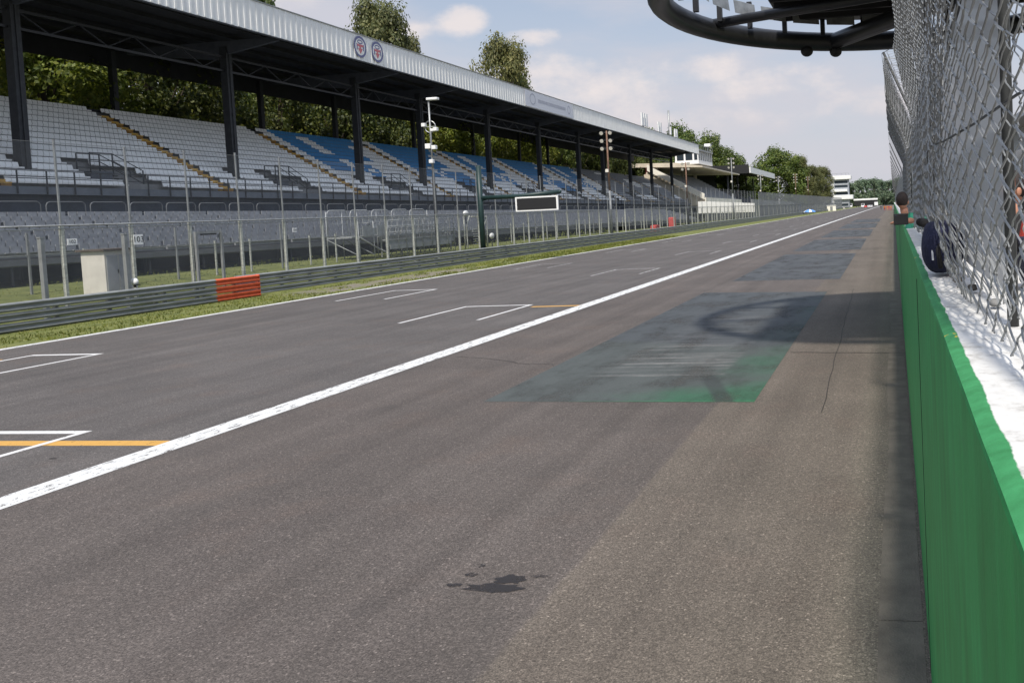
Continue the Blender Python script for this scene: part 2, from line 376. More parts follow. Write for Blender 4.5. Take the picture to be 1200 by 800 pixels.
# grass tufts between the track edge and the rail (uncountable)
b = B(); random.seed(5)
for _ in range(26000):
    y = 14+ (random.random()**1.6)*85; side = random.random() < .72
    x = R(-29.3, -25.85) if side else R(-36, -30.1)
    if side and 35 < y < 50 and -28.6 < x < -26.3 and noise.noise((x*1.1, y*.6, 0)) > -.15: continue
    if noise.noise((x*1.3, y*.5, 3)) < -.25: continue
    z = 0 if side else (.1 if x > -30.5 else .1+(-30.5-x)*.22)
    h = R(.03, .10)*(1+max(0, (y-30)/50)); w = R(.008, .02)*(1+y/40); a = R(0, math.pi); dx, dy = math.cos(a)*w, math.sin(a)*w
    b.bm.faces.new((b.bm.verts.new((x-dx, y-dy, z)), b.bm.verts.new((x+dx, y+dy, z)), b.bm.verts.new((x+R(-.05, .05), y+R(-.05, .05), z+h))))
M['blade'] = leaf_mat('grass_blades', (.10, .13, .016), (.19, .22, .03), (.32, .30, .09))
tag(b.done('grass_tufts', M['blade'], recalc=False), 'short grass growing in tufts on both sides of the far guardrail', 'grass', kind='stuff')

# ------------------------------------------------------------------ guardrails
def w_beam(b, x, y0, y1, z, mi=0, ny=1):
    p = [(x-.02, z-.155), (x+.005, z-.14), (x+.06, z-.105), (x+.06, z-.07), (x-.01, z-.02), (x-.01, z+.02), (x+.06, z+.07), (x+.06, z+.105), (x+.005, z+.14), (x-.02, z+.155)]
    b.prof(p, y0, y1, mi, ny=ny)
def guardrail(label, x, y0, y1, red=None, zb=0., nb=3, posts=True, group=None):
    t = thing('guardrail', label, 'guardrail', (x, y0, zb), group); ln = y1-y0
    for k in range(nb):
        b = B(); z = .20+.345*k
        if nb == 2: z = .45+.345*k
        e = ln-(red or 0)
        w_beam(b, 0, 0, e, z); y = 4.
        while y < e: w_beam(b, .004, y-.16, y+.16, z); y += 4.
        b.box(-.03, .055, .0, .03, z-.15, z+.15)
        b.done('beam', M['rail'], t)
        if red:
            b = B(); w_beam(b, .0, e+.003, ln, z); b.box(-.16, .05, ln-.03, ln, z-.16, z+.16); o = b.done('end_beam', M['red'], t); o['label'] = 'red painted end of the guardrail beam'
    b = B(); y = 1.
    n = 0
    while y < ln and posts:
        b = B(); b.box(-.16, -.04, y-.05, y+.05, -.1, .98); b.box(-.04, -.012, y-.04, y+.04, .1, .95); b.done('post', M['rail_post'], t)
        y += 2.0 if n < 40 else 8.; n += 1
    return t
guardrail('near steel guardrail beside the track ending in the red painted beams', -29.3, 4, 34.4, red=2.5)
guardrail('long grey steel guardrail running from behind the red rail end into the distance', -29.85, 33.6, 240)
guardrail('short low two beam guardrail behind the near rail beside the white hut', -30.5, 29.6, 33.0, nb=2)
guardrail('distant steel guardrail beyond the blue umbrella', -29.85, 240.2, 560)
for o in [o for o in COL.objects if o.name.startswith('guardrail')]: pass

# ------------------------------------------------------------------ catch fence on the far side
def sheet(b, x, y0, y1, z0, z1, x1=None):
    x1 = x if x1 is None else x1; b.quad((x, y0, z0), (x, y1, z0), (x1, y1, z1), (x1, y0, z1))
def catch_fence(label, y0, y1, step, sheetm, lower_z=3.6, top_z=6.75, thick=.045):
    t = thing('catch_fence', label, 'fence', (-31, y0, 0)); ln = y1-y0
    b = B(); sheet(b, .02, 0, ln, .5, top_z-.05); b.done('wire_mesh', sheetm, t, recalc=False)
    b = B(); sheet(b, -.015, 0, ln, .5, lower_z); b.done('lower_wire_mesh', sheetm, t, recalc=False)
    for z, r in ((lower_z, .03), (lower_z-.12, .02)):
        b = B(); b.tube([(.05, 0, z), (.05, ln, z)], r, 6); b.done('rail', M['steel'], t)
    b = B(); b.tube([(.03, 0, top_z-.05), (.03, ln, top_z-.05)], .008, 4); b.done('top_cable', M['wire'], t)
    y = 0.001; k = 0
    while y <= ln+.01:
        if k < 49:
            b = B(); b.box(-.06, .06, y-thick, y+thick, .1, lower_z); b.done('lower_post', M['post_light'], t)
            b = B(); b.box(-.028, .028, y-.028, y+.028, lower_z, top_z+R(-.08, .1)); b.done('upper_post', M['post'], t)
        y += step; k += 1
    return t
catch_fence('tall chain link catch fence in front of the nearest seats of the grandstand', 9.55, 9.55+2.88*28, 2.88, M['fence_sheet'], thick=.055)
catch_fence('tall catch fence stretch behind the brown floodlight pole, middle of the straight', 93.1, 93.1+3.6*26, 3.6, M['fence_sheet'])
catch_fence('tall dense grey catch fence at the far end of the straight', 190.5, 190.5+7.5*42, 7.5, M['fence_sheet_far'])
# gate frame and loose posts
t = thing('fence_gate', 'grey steel gate frame in the catch fence behind the red rail end', 'gate', (-30.75, 32.6, .3))
for y in (0, 1.4): B().box(-.05, .05, y-.05, y+.05, 0, 2.85).done('gate_post', M['post'], t)
B().box(-.04, .04, .05, 1.35, 2.75, 2.85).done('gate_bar', M['post'], t); B().box(-.05, .05, .3, 1.1, 2.68, 2.745).done('dark_bracket', M['darksteel'], t)
for y, l in ((25.7, 'thick grey steel post standing alone left of the white hut'), (29.0, 'thick grey steel post standing against the white hut by its right edge')):
    t = thing('steel_post', l, 'post', (-30.6, y, .2)); B().box(-.075, .075, -.075, .075, 0, 2.95).done('shaft', M['post'], t, .01)
    B().box(-.09, .09, -.09, .09, 2.952, 3.0).done('cap', M['steel'], t)
# low inner fence
def low_fence(label, y0, y1, step, x=-34.2):
    t = thing('inner_fence', label, 'fence', (x, y0, .9)); ln = y1-y0; y = 0; k = 0
    while y <= ln and k < 90:
        h = 1.75 if k % 3 else 2.5
        B().box(-.035, .035, y-.035, y+.035, 0, h).done('post', M['post_light'] if k % 3 else M['post'], t); y += step; k += 1
    b = B(); b.tube([(0, 0, 1.6), (0, ln, 1.6)], .02, 5); b.done('rail', M['steel'], t)
low_fence('low grey post fence under the lower seats at the near end', 21.3, 58, 2.3)
low_fence('low pale post fence under the lower seats beyond the scoreboard pole', 60, 190, 2.6)
# number plates on the fence
def plate(label, y, z, w, h, txt):
    t = thing('number_plate', label, 'sign', (-30.92, y, z))
    B().box(-.008, .008, 0, w, 0, h).done('panel', M['whitepaint'], t)
    if txt:
        cu = bpy.data.curves.new('n', 'FONT'); cu.body = txt; cu.size = h*.8; cu.extrude = .002; cu.align_x = 'CENTER'; cu.align_y = 'CENTER'
        o = bpy.data.objects.new('tmp', cu); L(o); dg = bpy.context.evaluated_depsgraph_get(); me = bpy.data.meshes.new_from_object(o.evaluated_get(dg))
        bpy.data.objects.remove(o); p = bpy.data.objects.new('number', me); L(p); p.parent = t; me.materials.clear(); me.materials.append(M['black'])
        p.rotation_euler = (math.pi/2, 0, math.pi/2); p.location = (.012, w/2, h/2)
plate('large white plate numbered 103 on the fence beside the hut', 29.72, 2.72, .42, .42, '103')
plate('small white plate on the fence left of the hut', 26.95, 2.85, .38, .24, '102')
plate('small white plate on the fence right of the red rail end', 38.85, 2.9, .3, .22, '104')

# white hut
t = thing('utility_hut', 'small white utility hut with brown lid behind the fence', 'hut', (-32.7, 29.0, .75))
B().box(0, 1.1, 0, 1.2, 0, 1.78).done('wall', M['hutwall'], t, .01)
b = B(); b.box(-.12, 1.2, -.12, 1.32, 1.782, 1.86); b.done('roof', M['hutroof'], t, .01)
b = B(); b.box(1.102, 1.115, .08, .57, .12, 1.6); b.box(1.102, 1.115, .62, 1.12, .12, 1.6); b.done('door', mat('grey_hut_door', (.42, .43, .45), .6, 0, .1, 2), t)
B().box(1.117, 1.14, .53, .56, .85, 1.0).done('handle', M['darksteel'], t)
t = thing('warning_lamp', 'round white and black warning lamp at the foot of the hut above the rail', 'lamp', (-30.6, 29.3, 1.0))
B().sphere((0, 0, .23), .15, .12, .15, 12).done('lens', M['whitepaint'], t); B().tube([(0, 0, 0), (0, 0, .1)], .05, 8).done('stem', M['black'], t); B().box(.05, .17, -.1, .1, .08, .12).done('bracket', M['black'], t)

# ------------------------------------------------------------------ main grandstand
Y0, Y1 = 6., 192.
stand = thing('grandstand', 'long main grandstand with pale ribbed roof edge and white and blue seats', 'grandstand', (0, 0, 0)); stand.rotation_euler = (TILT, 0, 0)
NR = 14; RUN = .8; RISE = .475; XF = -47.6; ZF = 6.35
# stepped upper deck, solid down behind
pr = [(XF, 6.05), (XF, ZF)]
for k in range(NR): pr += [(XF-RUN*k, ZF+RISE*k), (XF-RUN*(k+1), ZF+RISE*k)]
pr += [(XF-RUN*NR, ZF+RISE*NR-.1), (XF-RUN*NR-.25, ZF+RISE*NR-.1), (XF-RUN*NR-.25, 6.05+4.2)]
pr = [p for i, p in enumerate(pr) if i == 0 or p != pr[i-1]]
B().prof(pr, Y0, Y1, closed=True).done('upper_terrace', M['concrete'], stand)
B().box(XF+.003, XF+.12, Y0, Y1, 5.98, 6.42).done('deck_edge_beam', mat('deck_edge_steel', (.13, .145, .165), .6, .1, .15, 1), stand)
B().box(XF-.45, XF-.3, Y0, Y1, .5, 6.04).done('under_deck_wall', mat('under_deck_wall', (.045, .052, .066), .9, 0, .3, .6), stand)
B().box(-59.4, -59.1, Y0, Y1, 11.6, 13.15).done('rear_parapet', M['darksteel'], stand)
# roof: underside panels, purlins, fascia with ribs
B().box(-61, -45.25, Y0, Y1, 18.35, 18.5).done('roof', M['roofdark'], stand)
b = B()
for x in (-46.5, -49, -51.5, -54, -56.5, -59): b.box(x-.07, x+.07, Y0, Y1, 18.05, 18.348)
b.done('purlins', M['roofdark'], stand)
b = B(); b.box(-45.2, -45.05, Y0, Y1, 17.85, 20.05)
y = Y0+.2
while y < Y1: b.box(-45.05, -45.02, y, y+.16, 17.9, 20.0); y += .58
b.done('roof_fascia', M['fascia'], stand)
B().box(-45.23, -44.97, Y0, Y1, 20.052, 20.12).done('fascia_cap', M['steel'], stand)
B().box(-45.23, -45.02, Y0, Y1, 17.76, 17.848).done('gutter', M['darksteel'], stand)
B().box(-61.2, -61.0, Y0, Y1, 17.0, 18.6).done('rear_fascia', M['roofdark'], stand)
mat('bracket_steel', (.075, .08, .095), .6, .1, .2, 2)
CY = [10.1, 25.7, 41.3, 56.9, 72.2, 82.9, 97.9, 113, 128, 139.3, 154.5, 168.8, 184.9]
for i, y in enumerate(CY):
    b = B(); b.box(-50.28, -49.72, y-.27, y+.27, 7.4, 17.6)
    b.box(-50.34, -49.66, y-.05, y+.05, 7.4, 17.6)
    b.done('column', M['darksteel'], stand); b = B()
    for x1, z1 in ((-45.4, 17.5), (-58.5, 17.6)):
        v = [(-50, 17.0), (-50, 18.04), (x1, 18.04), (x1, 17.75)] if x1 > -50 else [(-50, 16.6), (x1, 17.6), (x1, 18.04), (-50, 18.04)]
        f1 = [b.bm.verts.new((x, y-.12, z)) for x, z in v]; f2 = [b.bm.verts.new((x, y+.12, z)) for x, z in v]
        b.bm.faces.new(f1); b.bm.faces.new(f2[::-1])
        for k in range(4): b.bm.faces.new((f1[k], f2[k], f2[(k+1) % 4], f1[(k+1) % 4]))
    b.done('bracket_arm', MATS['bracket_steel'], stand)
    B().box(-60.2, -59.8, y-.2, y+.2, 6.5, 18.04).done('rear_column', M['darksteel'], stand)
    if i < len(CY)-1:
        y2 = CY[i+1]; b = B()
        for z in (15.7, 16.75): b.box(-50.06, -49.94, y+.28, y2-.28, z, z+.14)
        n = 8
        for k in range(n):
            a, c = y+.3+(y2-y-.6)*k/n, y+.3+(y2-y-.6)*(k+1)/n
            b.tube([(-50, a, 15.8 if k % 2 else 16.8), (-50, c, 16.8 if k % 2 else 15.8)], .045, 4)
        b.done('truss', M['gantry'], stand)
# front railing
b = B(); y = Y0+.4
while y < Y1: b.box(XF+.15, XF+.2, y-.03, y+.03, 6.0, 7.3); y += 1.62
for z in (6.85, 7.28): b.box(XF+.2, XF+.24, Y0, Y1, z, z+.045)
b.done('front_railing', M['darksteel'], stand)
# aisles with ochre nosings
AY = [38.4-15.4, 38.4, 53.8, 69.2, 84.6, 100, 115.4, 130.8, 146.2, 161.6, 177]
for y in AY:
    b = B()
    for k in range(NR-1):
        b.box(XF-RUN*k-.42, XF-RUN*k-.03, y-.27, y+.27, ZF+RISE*k+.004, ZF+RISE*k+.22)
        b.box(XF-RUN*k-.44, XF-RUN*k-.025, y-.30, y+.30, ZF+RISE*k+.222, ZF+RISE*k+.30, 1)
        b.box(XF-RUN*k-.797, XF-RUN*k-.445, y-.30, y+.30, ZF+RISE*k+.10, ZF+RISE*k+.475, 1)
    b.done('aisle_steps', [mat('ochre_riser', (.30, .16, .04), .8, 0, .3, 3), M['seat_yellow']], stand)
# lower tier
pr = [(-38.0, 2.25)]; n = 8
for k in range(n): pr += [(-38.-.82*k, 2.5+.25*k), (-38.-.82*(k+1), 2.5+.25*k)]
pr += [(-38.-.82*n, 2.0+.25*n), (-38.2, 2.2)]
pr = [p for i, p in enumerate(pr) if i == 0 or p != pr[i-1]]
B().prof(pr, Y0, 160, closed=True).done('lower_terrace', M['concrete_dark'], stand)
for k in range(n):
    b = B(); y = Y0+.3; x = -38.-.82*k; z = 2.5+.25*k
    bay = 0
    while y < 155:
        for q in range(9):
            yy = y+q*.5
            b.box(x-.42, x-.05, yy+.02, yy+.46, z+.30, z+.345); b.box(x-.47, x-.422, yy+.02, yy+.46, z+.33, z+.62)
        b.box(x-.30, x-.2, y, y+4.45, z+.1, z+.298); y += 4.62
    b.done('bench_row', M['seat_grey'], stand)
b = B(); y = Y0+1.
while y < 159: b.tube([(-38.3, y, .8), (-38.3, y, 2.4)], .06, 6); b.tube([(-42, y, .8), (-42, y, 3.4)], .06, 6); y += 3.4
b.done('scaffold_legs', M['darksteel'], stand)
B().box(-44.9, -44.7, Y0, Y1-2, .5, 3.9).done('void_shade_sheet', mat('dark_void_panel', (.03, .032, .035), .95, 0, .3, .5), stand)  # dark sheet standing in for the shade under the lower tier
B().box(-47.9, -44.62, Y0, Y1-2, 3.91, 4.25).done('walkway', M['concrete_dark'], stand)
# crowd barriers on the walkway
GR = 'arched crowd barriers along the lower walkway'
proto = None
for k in range(62):
    y = 28.4+k*2.5
    if proto is None:
        t = thing('crowd_barrier', 'arched grey steel crowd barrier in the row on the shaded lower walkway', 'barrier', (-45.3, y, 4.27+sz(y)), GR)
        b = B(); b.tube([(0, .1, 0), (0, .1, 1.0), (0, .18, 1.13), (0, .3, 1.18), (0, 2.1, 1.18), (0, 2.22, 1.13), (0, 2.3, 1.0), (0, 2.3, 0)], .03, 6); b.done('hoop', M['barrier'], t)
        b = B(); b.tube([(0, .1, .55), (0, 2.3, .55)], .018, 5)
        b.done('cross_bar', M['barrier'], t); proto = t
    else: dup(proto, (-45.3, y, 4.27+sz(y)))

# steel stair balconies in the upper tier
first = None
NAMES = ['first from the left', 'second from the left', 'third from the left', 'fourth from the left', 'fifth from the left', 'sixth from the left', 'seventh from the left', 'eighth from the left', 'last and farthest']
for i, y in enumerate([44.4, 59.9, 75.4, 91, 106.4, 122, 137.5, 153, 168.5]):
    if first is None:
        t = thing('access_stair', '', 'stair', (XF-1.7, y, 6.35+sz(y)))
        b = B(); b.box(-.5, .5, 0, 1.5, 1.1, 1.22); b.box(-.45, .45, .05, 1.45, .3, 1.098); b.done('landing', mat('stair_steel', (.075, .085, .10), .6, .2, .2, 3), t)
        b = B()
        for k in range(6): b.box(-.45, .45, 1.52+k*.34, 1.84+k*.34, .93-k*.17, .98-k*.17)
        b.box(-.5, -.452, 1.5, 3.7, -.05, .9); b.done('steps', M['darksteel'], t)
        for s in (-.48, .48):
            b = B()
            for z in (0, -.45, -.85): b.tube([(s, 0, 2.35+z), (s, 1.5, 2.35+z), (s, 3.6, 1.35+z)], .03, 5)
            for yy, z0, z1 in ((0, 1.1, 2.35), (1.5, 1.1, 2.35), (3.6, .2, 1.35)): b.tube([(s, yy, z0), (s, yy, z1)], .04, 6)
            b.done('handrail', M['darksteel'], t)
        first = t
    else: t = dup(first, (XF-1.7, y, 6.35+sz(y)))
    t['label'] = 'dark steel stair balcony among the upper seats, '+NAMES[i]; t['group'] = 'stair balconies in the upper tier'

# seats
def seat_geo(b, o, mi):
    x, y, z = o; w = .165
    p = [(.0, .36), (-.28, .33), (-.36, .36), (-.44, .66)]       # pan then back
    for (x0, z0), (x1, z1) in zip(p, p[1:]):
        b.quad((x+x0-.14, y-w, z+z0), (x+x0-.14, y+w, z+z0), (x+x1-.14, y+w, z+z1), (x+x1-.14, y-w, z+z1), mi=mi)
    b.quad((x-.14, y-w, z+.27), (x-.14, y+w, z+.27), (x-.14, y+w, z+.36), (x-.14, y-w, z+.36), mi=mi)
def seat_proto(m):
    b = B(); p = [(.0, .27), (.0, .36), (-.06, .37), (-.28, .33), (-.36, .36), (-.42, .60), (-.44, .66), (-.48, .66), (-.45, .58), (-.39, .30), (-.06, .30)]
    b.prof([(x-.14, z) for x, z in p], -.165, .165, closed=True); o = b.done('shell', m); return o
import itertools
cells = []
def seat_color(k, y):
    if y < 70.2: return 0
    u = ((y-69.2) % 15.4)/15.4; bay = int((y-69.2)//15.4)
    if y > 146: return 2 if (noise.noise((y*.12, k*.3, 7)) > -.35) else 0
    if k < 3: return 0
    if u < .13 or u > .93: return 0
    s = u+ (k-8)*.0
    if .30 < u < .42 and 9 <= k <= 12 and bay % 2 == 0: return 0
    if .13 <= u < .36 and k >= 5: return 1
    if .36 <= u < .74 and k >= 8: return 1
    if .50 <= u < .80 and 3 <= k <= 6 and bay % 2 == 1: return 1
    if .42 <= u < .6 and 4 <= k < 8: return 1 if (k+int(u*20)) % 3 else 0
    if .74 <= u and k > 10: return 0 if k < 12 else 1
    return 0
for k in range(NR):
    x = XF-RUN*k; z = ZF+RISE*k; y = Y0+.3
    while y < Y1-.3:
        yy = y; y += .355
        if any(abs(yy-a) < .52 for a in AY): continue
        if any(a-.25 < yy < a+4.0 and 1 <= k <= (3 if yy < a+1.6 else 2) for a in (44.4, 59.9, 75.4, 91, 106.4, 122, 137.5, 153, 168.5)): continue
        if k == 0 and any(a+1.6 < yy < a+4.3 for a in (44.4, 59.9, 75.4, 91, 106.4, 122, 137.5, 153, 168.5)): continue
        if any(abs(yy-c) < .42 and k in (2, 3) for c in CY): continue
        cells.append((x, yy, z+sz(yy), seat_color(k, yy), k))
vis = sorted([c for c in cells if c[1] > 38.9], key=lambda c: (c[0]+0)**2+c[1]**2+(c[2]-H)**2)
near = set(id(c) for c in vis[:300])
ps = None
for c in vis[:300]:
    lab = 'white plastic seat in the lowest upper tier rows left of the first stair balcony' if c[1] < 44.2 else 'white plastic seat in the lowest visible rows around the first stair balcony'
    if c[1] > 53: lab = 'white plastic seat at the front between the first and second stair balconies'
    if ps is None:
        t = thing('stadium_seat', lab, 'seat', c[:3], 'white seats of the near upper tier')
        o = seat_proto(M['seat_white']); o.parent = t; ps = t
    else: t = dup(ps, c[:3], lab)
    t['label'] = lab
b = B()
for c in cells:
    if id(c) in near: continue
    seat_geo(b, c[:3], c[3])
tag(b.done('stadium_seats', [M['seat_white'], M['seat_blue'], M['seat_grey']], recalc=False), 'white, blue and grey plastic seats filling the rest of the upper tier', 'seats', kind='stuff')

# badges and banner on the fascia
def ring(b, y, z, ry, rz, t, x, mi=0, n=28):
    for k in range(n):
        a, c = 2*math.pi*k/n, 2*math.pi*(k+1)/n
        b.quad((x, y+ry*math.cos(a), z+rz*math.sin(a)), (x, y+ry*math.cos(c), z+rz*math.sin(c)), (x, y+(ry-t)*math.cos(c), z+(rz-t)*math.sin(c)), (x, y+(ry-t)*math.cos(a), z+(rz-t)*math.sin(a)), mi=mi)
def disc(b, y, z, ry, rz, x, mi=0, n=28): b.bm.faces.new([b.bm.verts.new((x, y+ry*math.cos(2*math.pi*k/n), z+rz*math.sin(2*math.pi*k/n))) for k in range(n)]).material_index = mi
for y, l in ((66.2, 'left of the two round blue badges on the roof edge'), (68.6, 'right of the two round blue badges on the roof edge')):
    t = thing('round_badge', l, 'emblem', (-44.96, y, 19.0+sz(y)))
    b = B(); disc(b, 0, 0, .66, .78, 0); b.done('backing', M['whitepaint'], t)
    b = B(); ring(b, 0, 0, .86, .92, .20, .006); b.done('rim', M['dkblue'], t)
    b = B(); b.box(.008, .02, -.1, .1, -.5, .15); b.box(.008, .021, -.42, .42, .02, .2); b.bm.faces.new([b.bm.verts.new(p) for p in ((.022, -.3, -.15), (.022, 0, -.6), (.022, .3, -.15))])
    b.done('red_mark', M['redprint'], t)
    b = B(); ring(b, 0, .42, .36, .2, .1, .012); b.box(.008, .018, -.5, -.38, -.3, .25); b.box(.008, .018, .38, .5, -.3, .25); b.done('blue_mark', M['dkblue'], t)
t = thing('roof_banner', 'long pale banner with a grey ring mark and faint lettering on the roof edge', 'banner', (-44.95, 98.5, 17.95+sz(100))); t.rotation_euler = (TILT, 0, 0)
B().box(-.02, .005, 0, 15.5, 0, 2.0).done('cloth', M['fascia2'], t)
b = B(); ring(b, 2.2, 1.05, .85, .72, .14, .012); b.done('ring_mark', M['greyprint'], t)
b = B(); ring(b, 14.1, 1.05, .5, .6, .12, .012); b.done('ring_mark', M['greyprint'], t)
b = B(); y = 3.8; random.seed(3)
while y < 12.6: w = R(.22, .34); b.box(.008, .014, y, y+w, .82, 1.24); y += w+.1
b.done('lettering', M['greyprint'], t)
# antennas
def antenna(label, y, z, n, h=2.0, mast=0):
    t = thing('antenna_mast', label, 'antenna', (-49.5, y, 18.5+sz(y)))
    b = B(); b.tube([(0, 0, 0), (0, 0, z-18.5+h+mast)], .22, 6); b.done('mast', M['steel'], t)
    for k in range(n): B().box(.2, .45, (k-(n-1)/2)*1.5-.45, (k-(n-1)/2)*1.5+.45, z-18.5, z-18.5+h*1.15).done('panel_antenna', M['whitepaint'], t)
antenna('mobile phone antenna with three white panels on the roof, left of the group', 163, 21.9, 3, 2.2)
antenna('short antenna with two white panels on the roof', 174, 21.6, 2, 1.9)
antenna('tall thin lattice antenna mast on the roof', 183, 21.9, 1, 1.5, 4)
antenna('antenna with two white panels nearest the far roof end', 187.5, 21.4, 2, 1.9)

# ------------------------------------------------------------------ second and third stands
t = thing('terrace_stand', 'older sand coloured concrete stand beyond the end of the main grandstand', 'grandstand', (0, 0, 0)); t.rotation_euler = (TILT, 0, 0)
pr = [(-45, 5.8)]
for k in range(16): pr += [(-45-.9*k, 7.0+.5*k), (-45-.9*(k+1), 7.0+.5*k)]
pr += [(-59.4, 14.0), (-60, 14.), (-60, 5.8)]
pr = [p for i, p in enumerate(pr) if i == 0 or p != pr[i-1]]
B().prof(pr, 196, 243, closed=True).done('terrace', M['sand'], t)
b = B()
for k in range(15):
    y = 197.
    while y < 242:
        b.box(-45.5-.9*k, -45.15-.9*k, y, y+1.9, 7.35+.5*k, 7.42+.5*k); b.box(-45.56-.9*k, -45.5-.9*k, y, y+1.9, 7.42+.5*k, 7.75+.5*k); y += 2.1
b.done('bench_rows', M['seat_grey'], t)
b = B()
v = [(-45, 7.2), (-45, 8.6), (-59, 16.2), (-59, 14.8)]
f1 = [b.bm.verts.new((x, 195.5, z)) for x, z in v]; f2 = [b.bm.verts.new((x, 195.9, z)) for x, z in v]; b.bm.faces.new(f1); b.bm.faces.new(f2[::-1])
for k in range(4): b.bm.faces.new((f1[k], f2[k], f2[(k+1) % 4], f1[(k+1) % 4]))
b.done('end_balustrade', M['cream'], t)
B().box(-45, -44.7, 196, 243, 6.2, 7.7).done('front_balustrade', M['cream'], t)
B().box(-44.95, -44.75, 196, 262, 1, 6.0).done('front_wall', M['concrete_dark'], t)
b = B(); b.prof([(-45.5, 15.1), (-45.5, 15.45), (-52, 16.5), (-66, 16.9), (-66, 16.0), (-56, 15.6)], 197, 246, closed=True); b.done('canopy', M['sand'], t)
for y in (200, 213, 226, 241): B().box(-58.4, -57.6, y-.4, y+.4, 13, 15.7).done('canopy_pier', M['sand'], t)
B().box(-66, -60.2, 196, 246, 2, 13.6).done('rear_block', M['concrete_dark'], t)
B().box(-60.1, -59.8, 198, 206, 13.6, 16.2).done('back_sign', M['redprint'], t)
t = thing('control_room', 'white glazed control room standing on the sand coloured canopy', 'building', (-47.2, 200.5, 16.3+sz(208)))
B().box(-6, 0, 0, 16, 0, .9).done('base', M['whitepaint'], t); B().box(-6.2, .2, -.2, 16.2, 3.2, 3.6).done('roof', M['steel'], t)
B().box(-5.8, -.25, .3, 15.7, .9, 3.2).done('glazing', M['glass'], t)
for k in range(8): B().box(-.25, 0, k*2.2, k*2.2+.35, .9, 3.2).done('mullion', M['whitepaint'], t)
for k in range(3): B().box(-5.9+k*2.2, -5.5+k*2.2, -.02, .28, .9, 3.2).done('mullion', M['whitepaint'], t)
b = B()
for k in range(9): b.tube([(.1, k*2, 3.6), (.1, k*2, 4.7)], .05, 4)
b.tube([(.1, 0, 4.7), (.1, 16, 4.7)], .06, 4); b.done('roof_railing', M['steel'], t)
t = thing('roof_camera', 'white broadcast dish camera on the roof of the control room', 'camera', (-47.5, 213, 20.0+sz(208))); b = B(); b.tube([(0, 0, 0), (0, 0, 1.2)], .08, 5); b.done('stem', M['steel'], t); B().box(-.8, .8, -.8, .8, 1.2, 2.0).done('body', M['whitepaint'], t, .1)
# white panels on the front wall of the terrace
M['panelwhite'] = mat('white_panel_board', (.93, .91, .86), .6)
GP = 'white advertising panels along the terrace front'; pp = None
for k in range(20):
    y = 167.5+k*3.05 + (2.5 if k > 14 else 0)
    if pp is None:
        t = thing('advertising_panel', 'tall white blank panel in the row along the foot of the sand coloured terrace', 'panel', (-40, y, 3.75+sz(y)), GP, math.radians(-40))
        B().box(0, .06, 0, 2.2, 0, 2.5).done('board', M['panelwhite'], t, .02); B().box(-.1, -.052, .9, 1.1, -3.5, 2.3).done('leg', M['steel'], t); B().box(-.05, -.002, .1, 2.1, .2, .3).done('batten', M['steel'], t); pp = t
    else: dup(pp, (-40, y, 3.75+sz(y)))
t = thing('covered_stand', 'dark covered stand with a white roof edge beyond the terrace', 'grandstand', (0, 0, 0)); t.rotation_euler = (TILT, 0, 0)
b = B(); b.prof([(-45, 16.5), (-45, 18.4), (-45.4, 18.4), (-45.4, 16.5)], 263, 318, closed=True); b.done('roof_fascia', M['whitepaint'], t)
b = B(); b.prof([(-45.41, 16.6), (-45.41, 18.1), (-68, 20.6), (-68, 19.6)], 262.9, 318, closed=True); b.done('roof', M['roofdark'], t)
B().box(-60, -45.5, 262.5, 262.88, 16.4, 19.2).done('gable_panel', M['black'], t)
for y in (266, 283, 300, 315):
    B().box(-53.4, -52.9, y-.3, y+.3, 2, 16.7).done('column', M['darksteel'], t)
B().box(-68.5, -68, 262, 318, 2, 19.5).done('rear_wall', mat('stand_rear_wall', (.05, .055, .05), .9), t)
pr = [(-46, 2)]
for k in range(9): pr += [(-46-1.5*k, 6+.7*k), (-47.5-1.5*k, 6+.7*k)]
pr += [(-60, 2)]
B().prof(pr, 262, 318, closed=True).done('seating_tier', M['concrete_dark'], t)
B().box(-45.2, -44.9, 263, 560, 1, 8.0).done('front_hoarding', mat('grey_hoarding', (.25, .26, .26), .9, 0, .15, .3), t)

# control tower at the end of the straight
t = thing('control_tower', 'white control tower with stacked balconies at the end of the straight', 'tower', (-34, 560, 0))
B().box(-5.4, 4.6, 0, 11, 0, 21).done('core', mat('tower_core', (.33, .35, .38), .7, 0, .15, .5), t)
for z0, z1, w in ((19.4, 21.9, 7), (11.2, 12.7, 4), (6.0, 8.8, 8)): B().box(-6.4, w*.9, -1.5, 12, z0, z1).done('balcony', M['whitepaint'], t, .1)
B().box(-6.5, -5.3, -1, 2, 0, 21).done('side_fin', M['whitepaint'], t)
for z in (1.5, 9.2, 14.0, 16.8): B().box(-4.8, 4.0, -.06, -.003, z, z+1.6).done('window_band', M['glass'], t)
b = B()
for x in (-6, -3, 0, 3, 5): b.tube([(x, -1, 22), (x, -1, 23.4)], .09, 4)
b.tube([(-6, -1, 23.4), (5, -1, 23.4)], .1, 4); b.done('roof_railing', M['steel'], t)

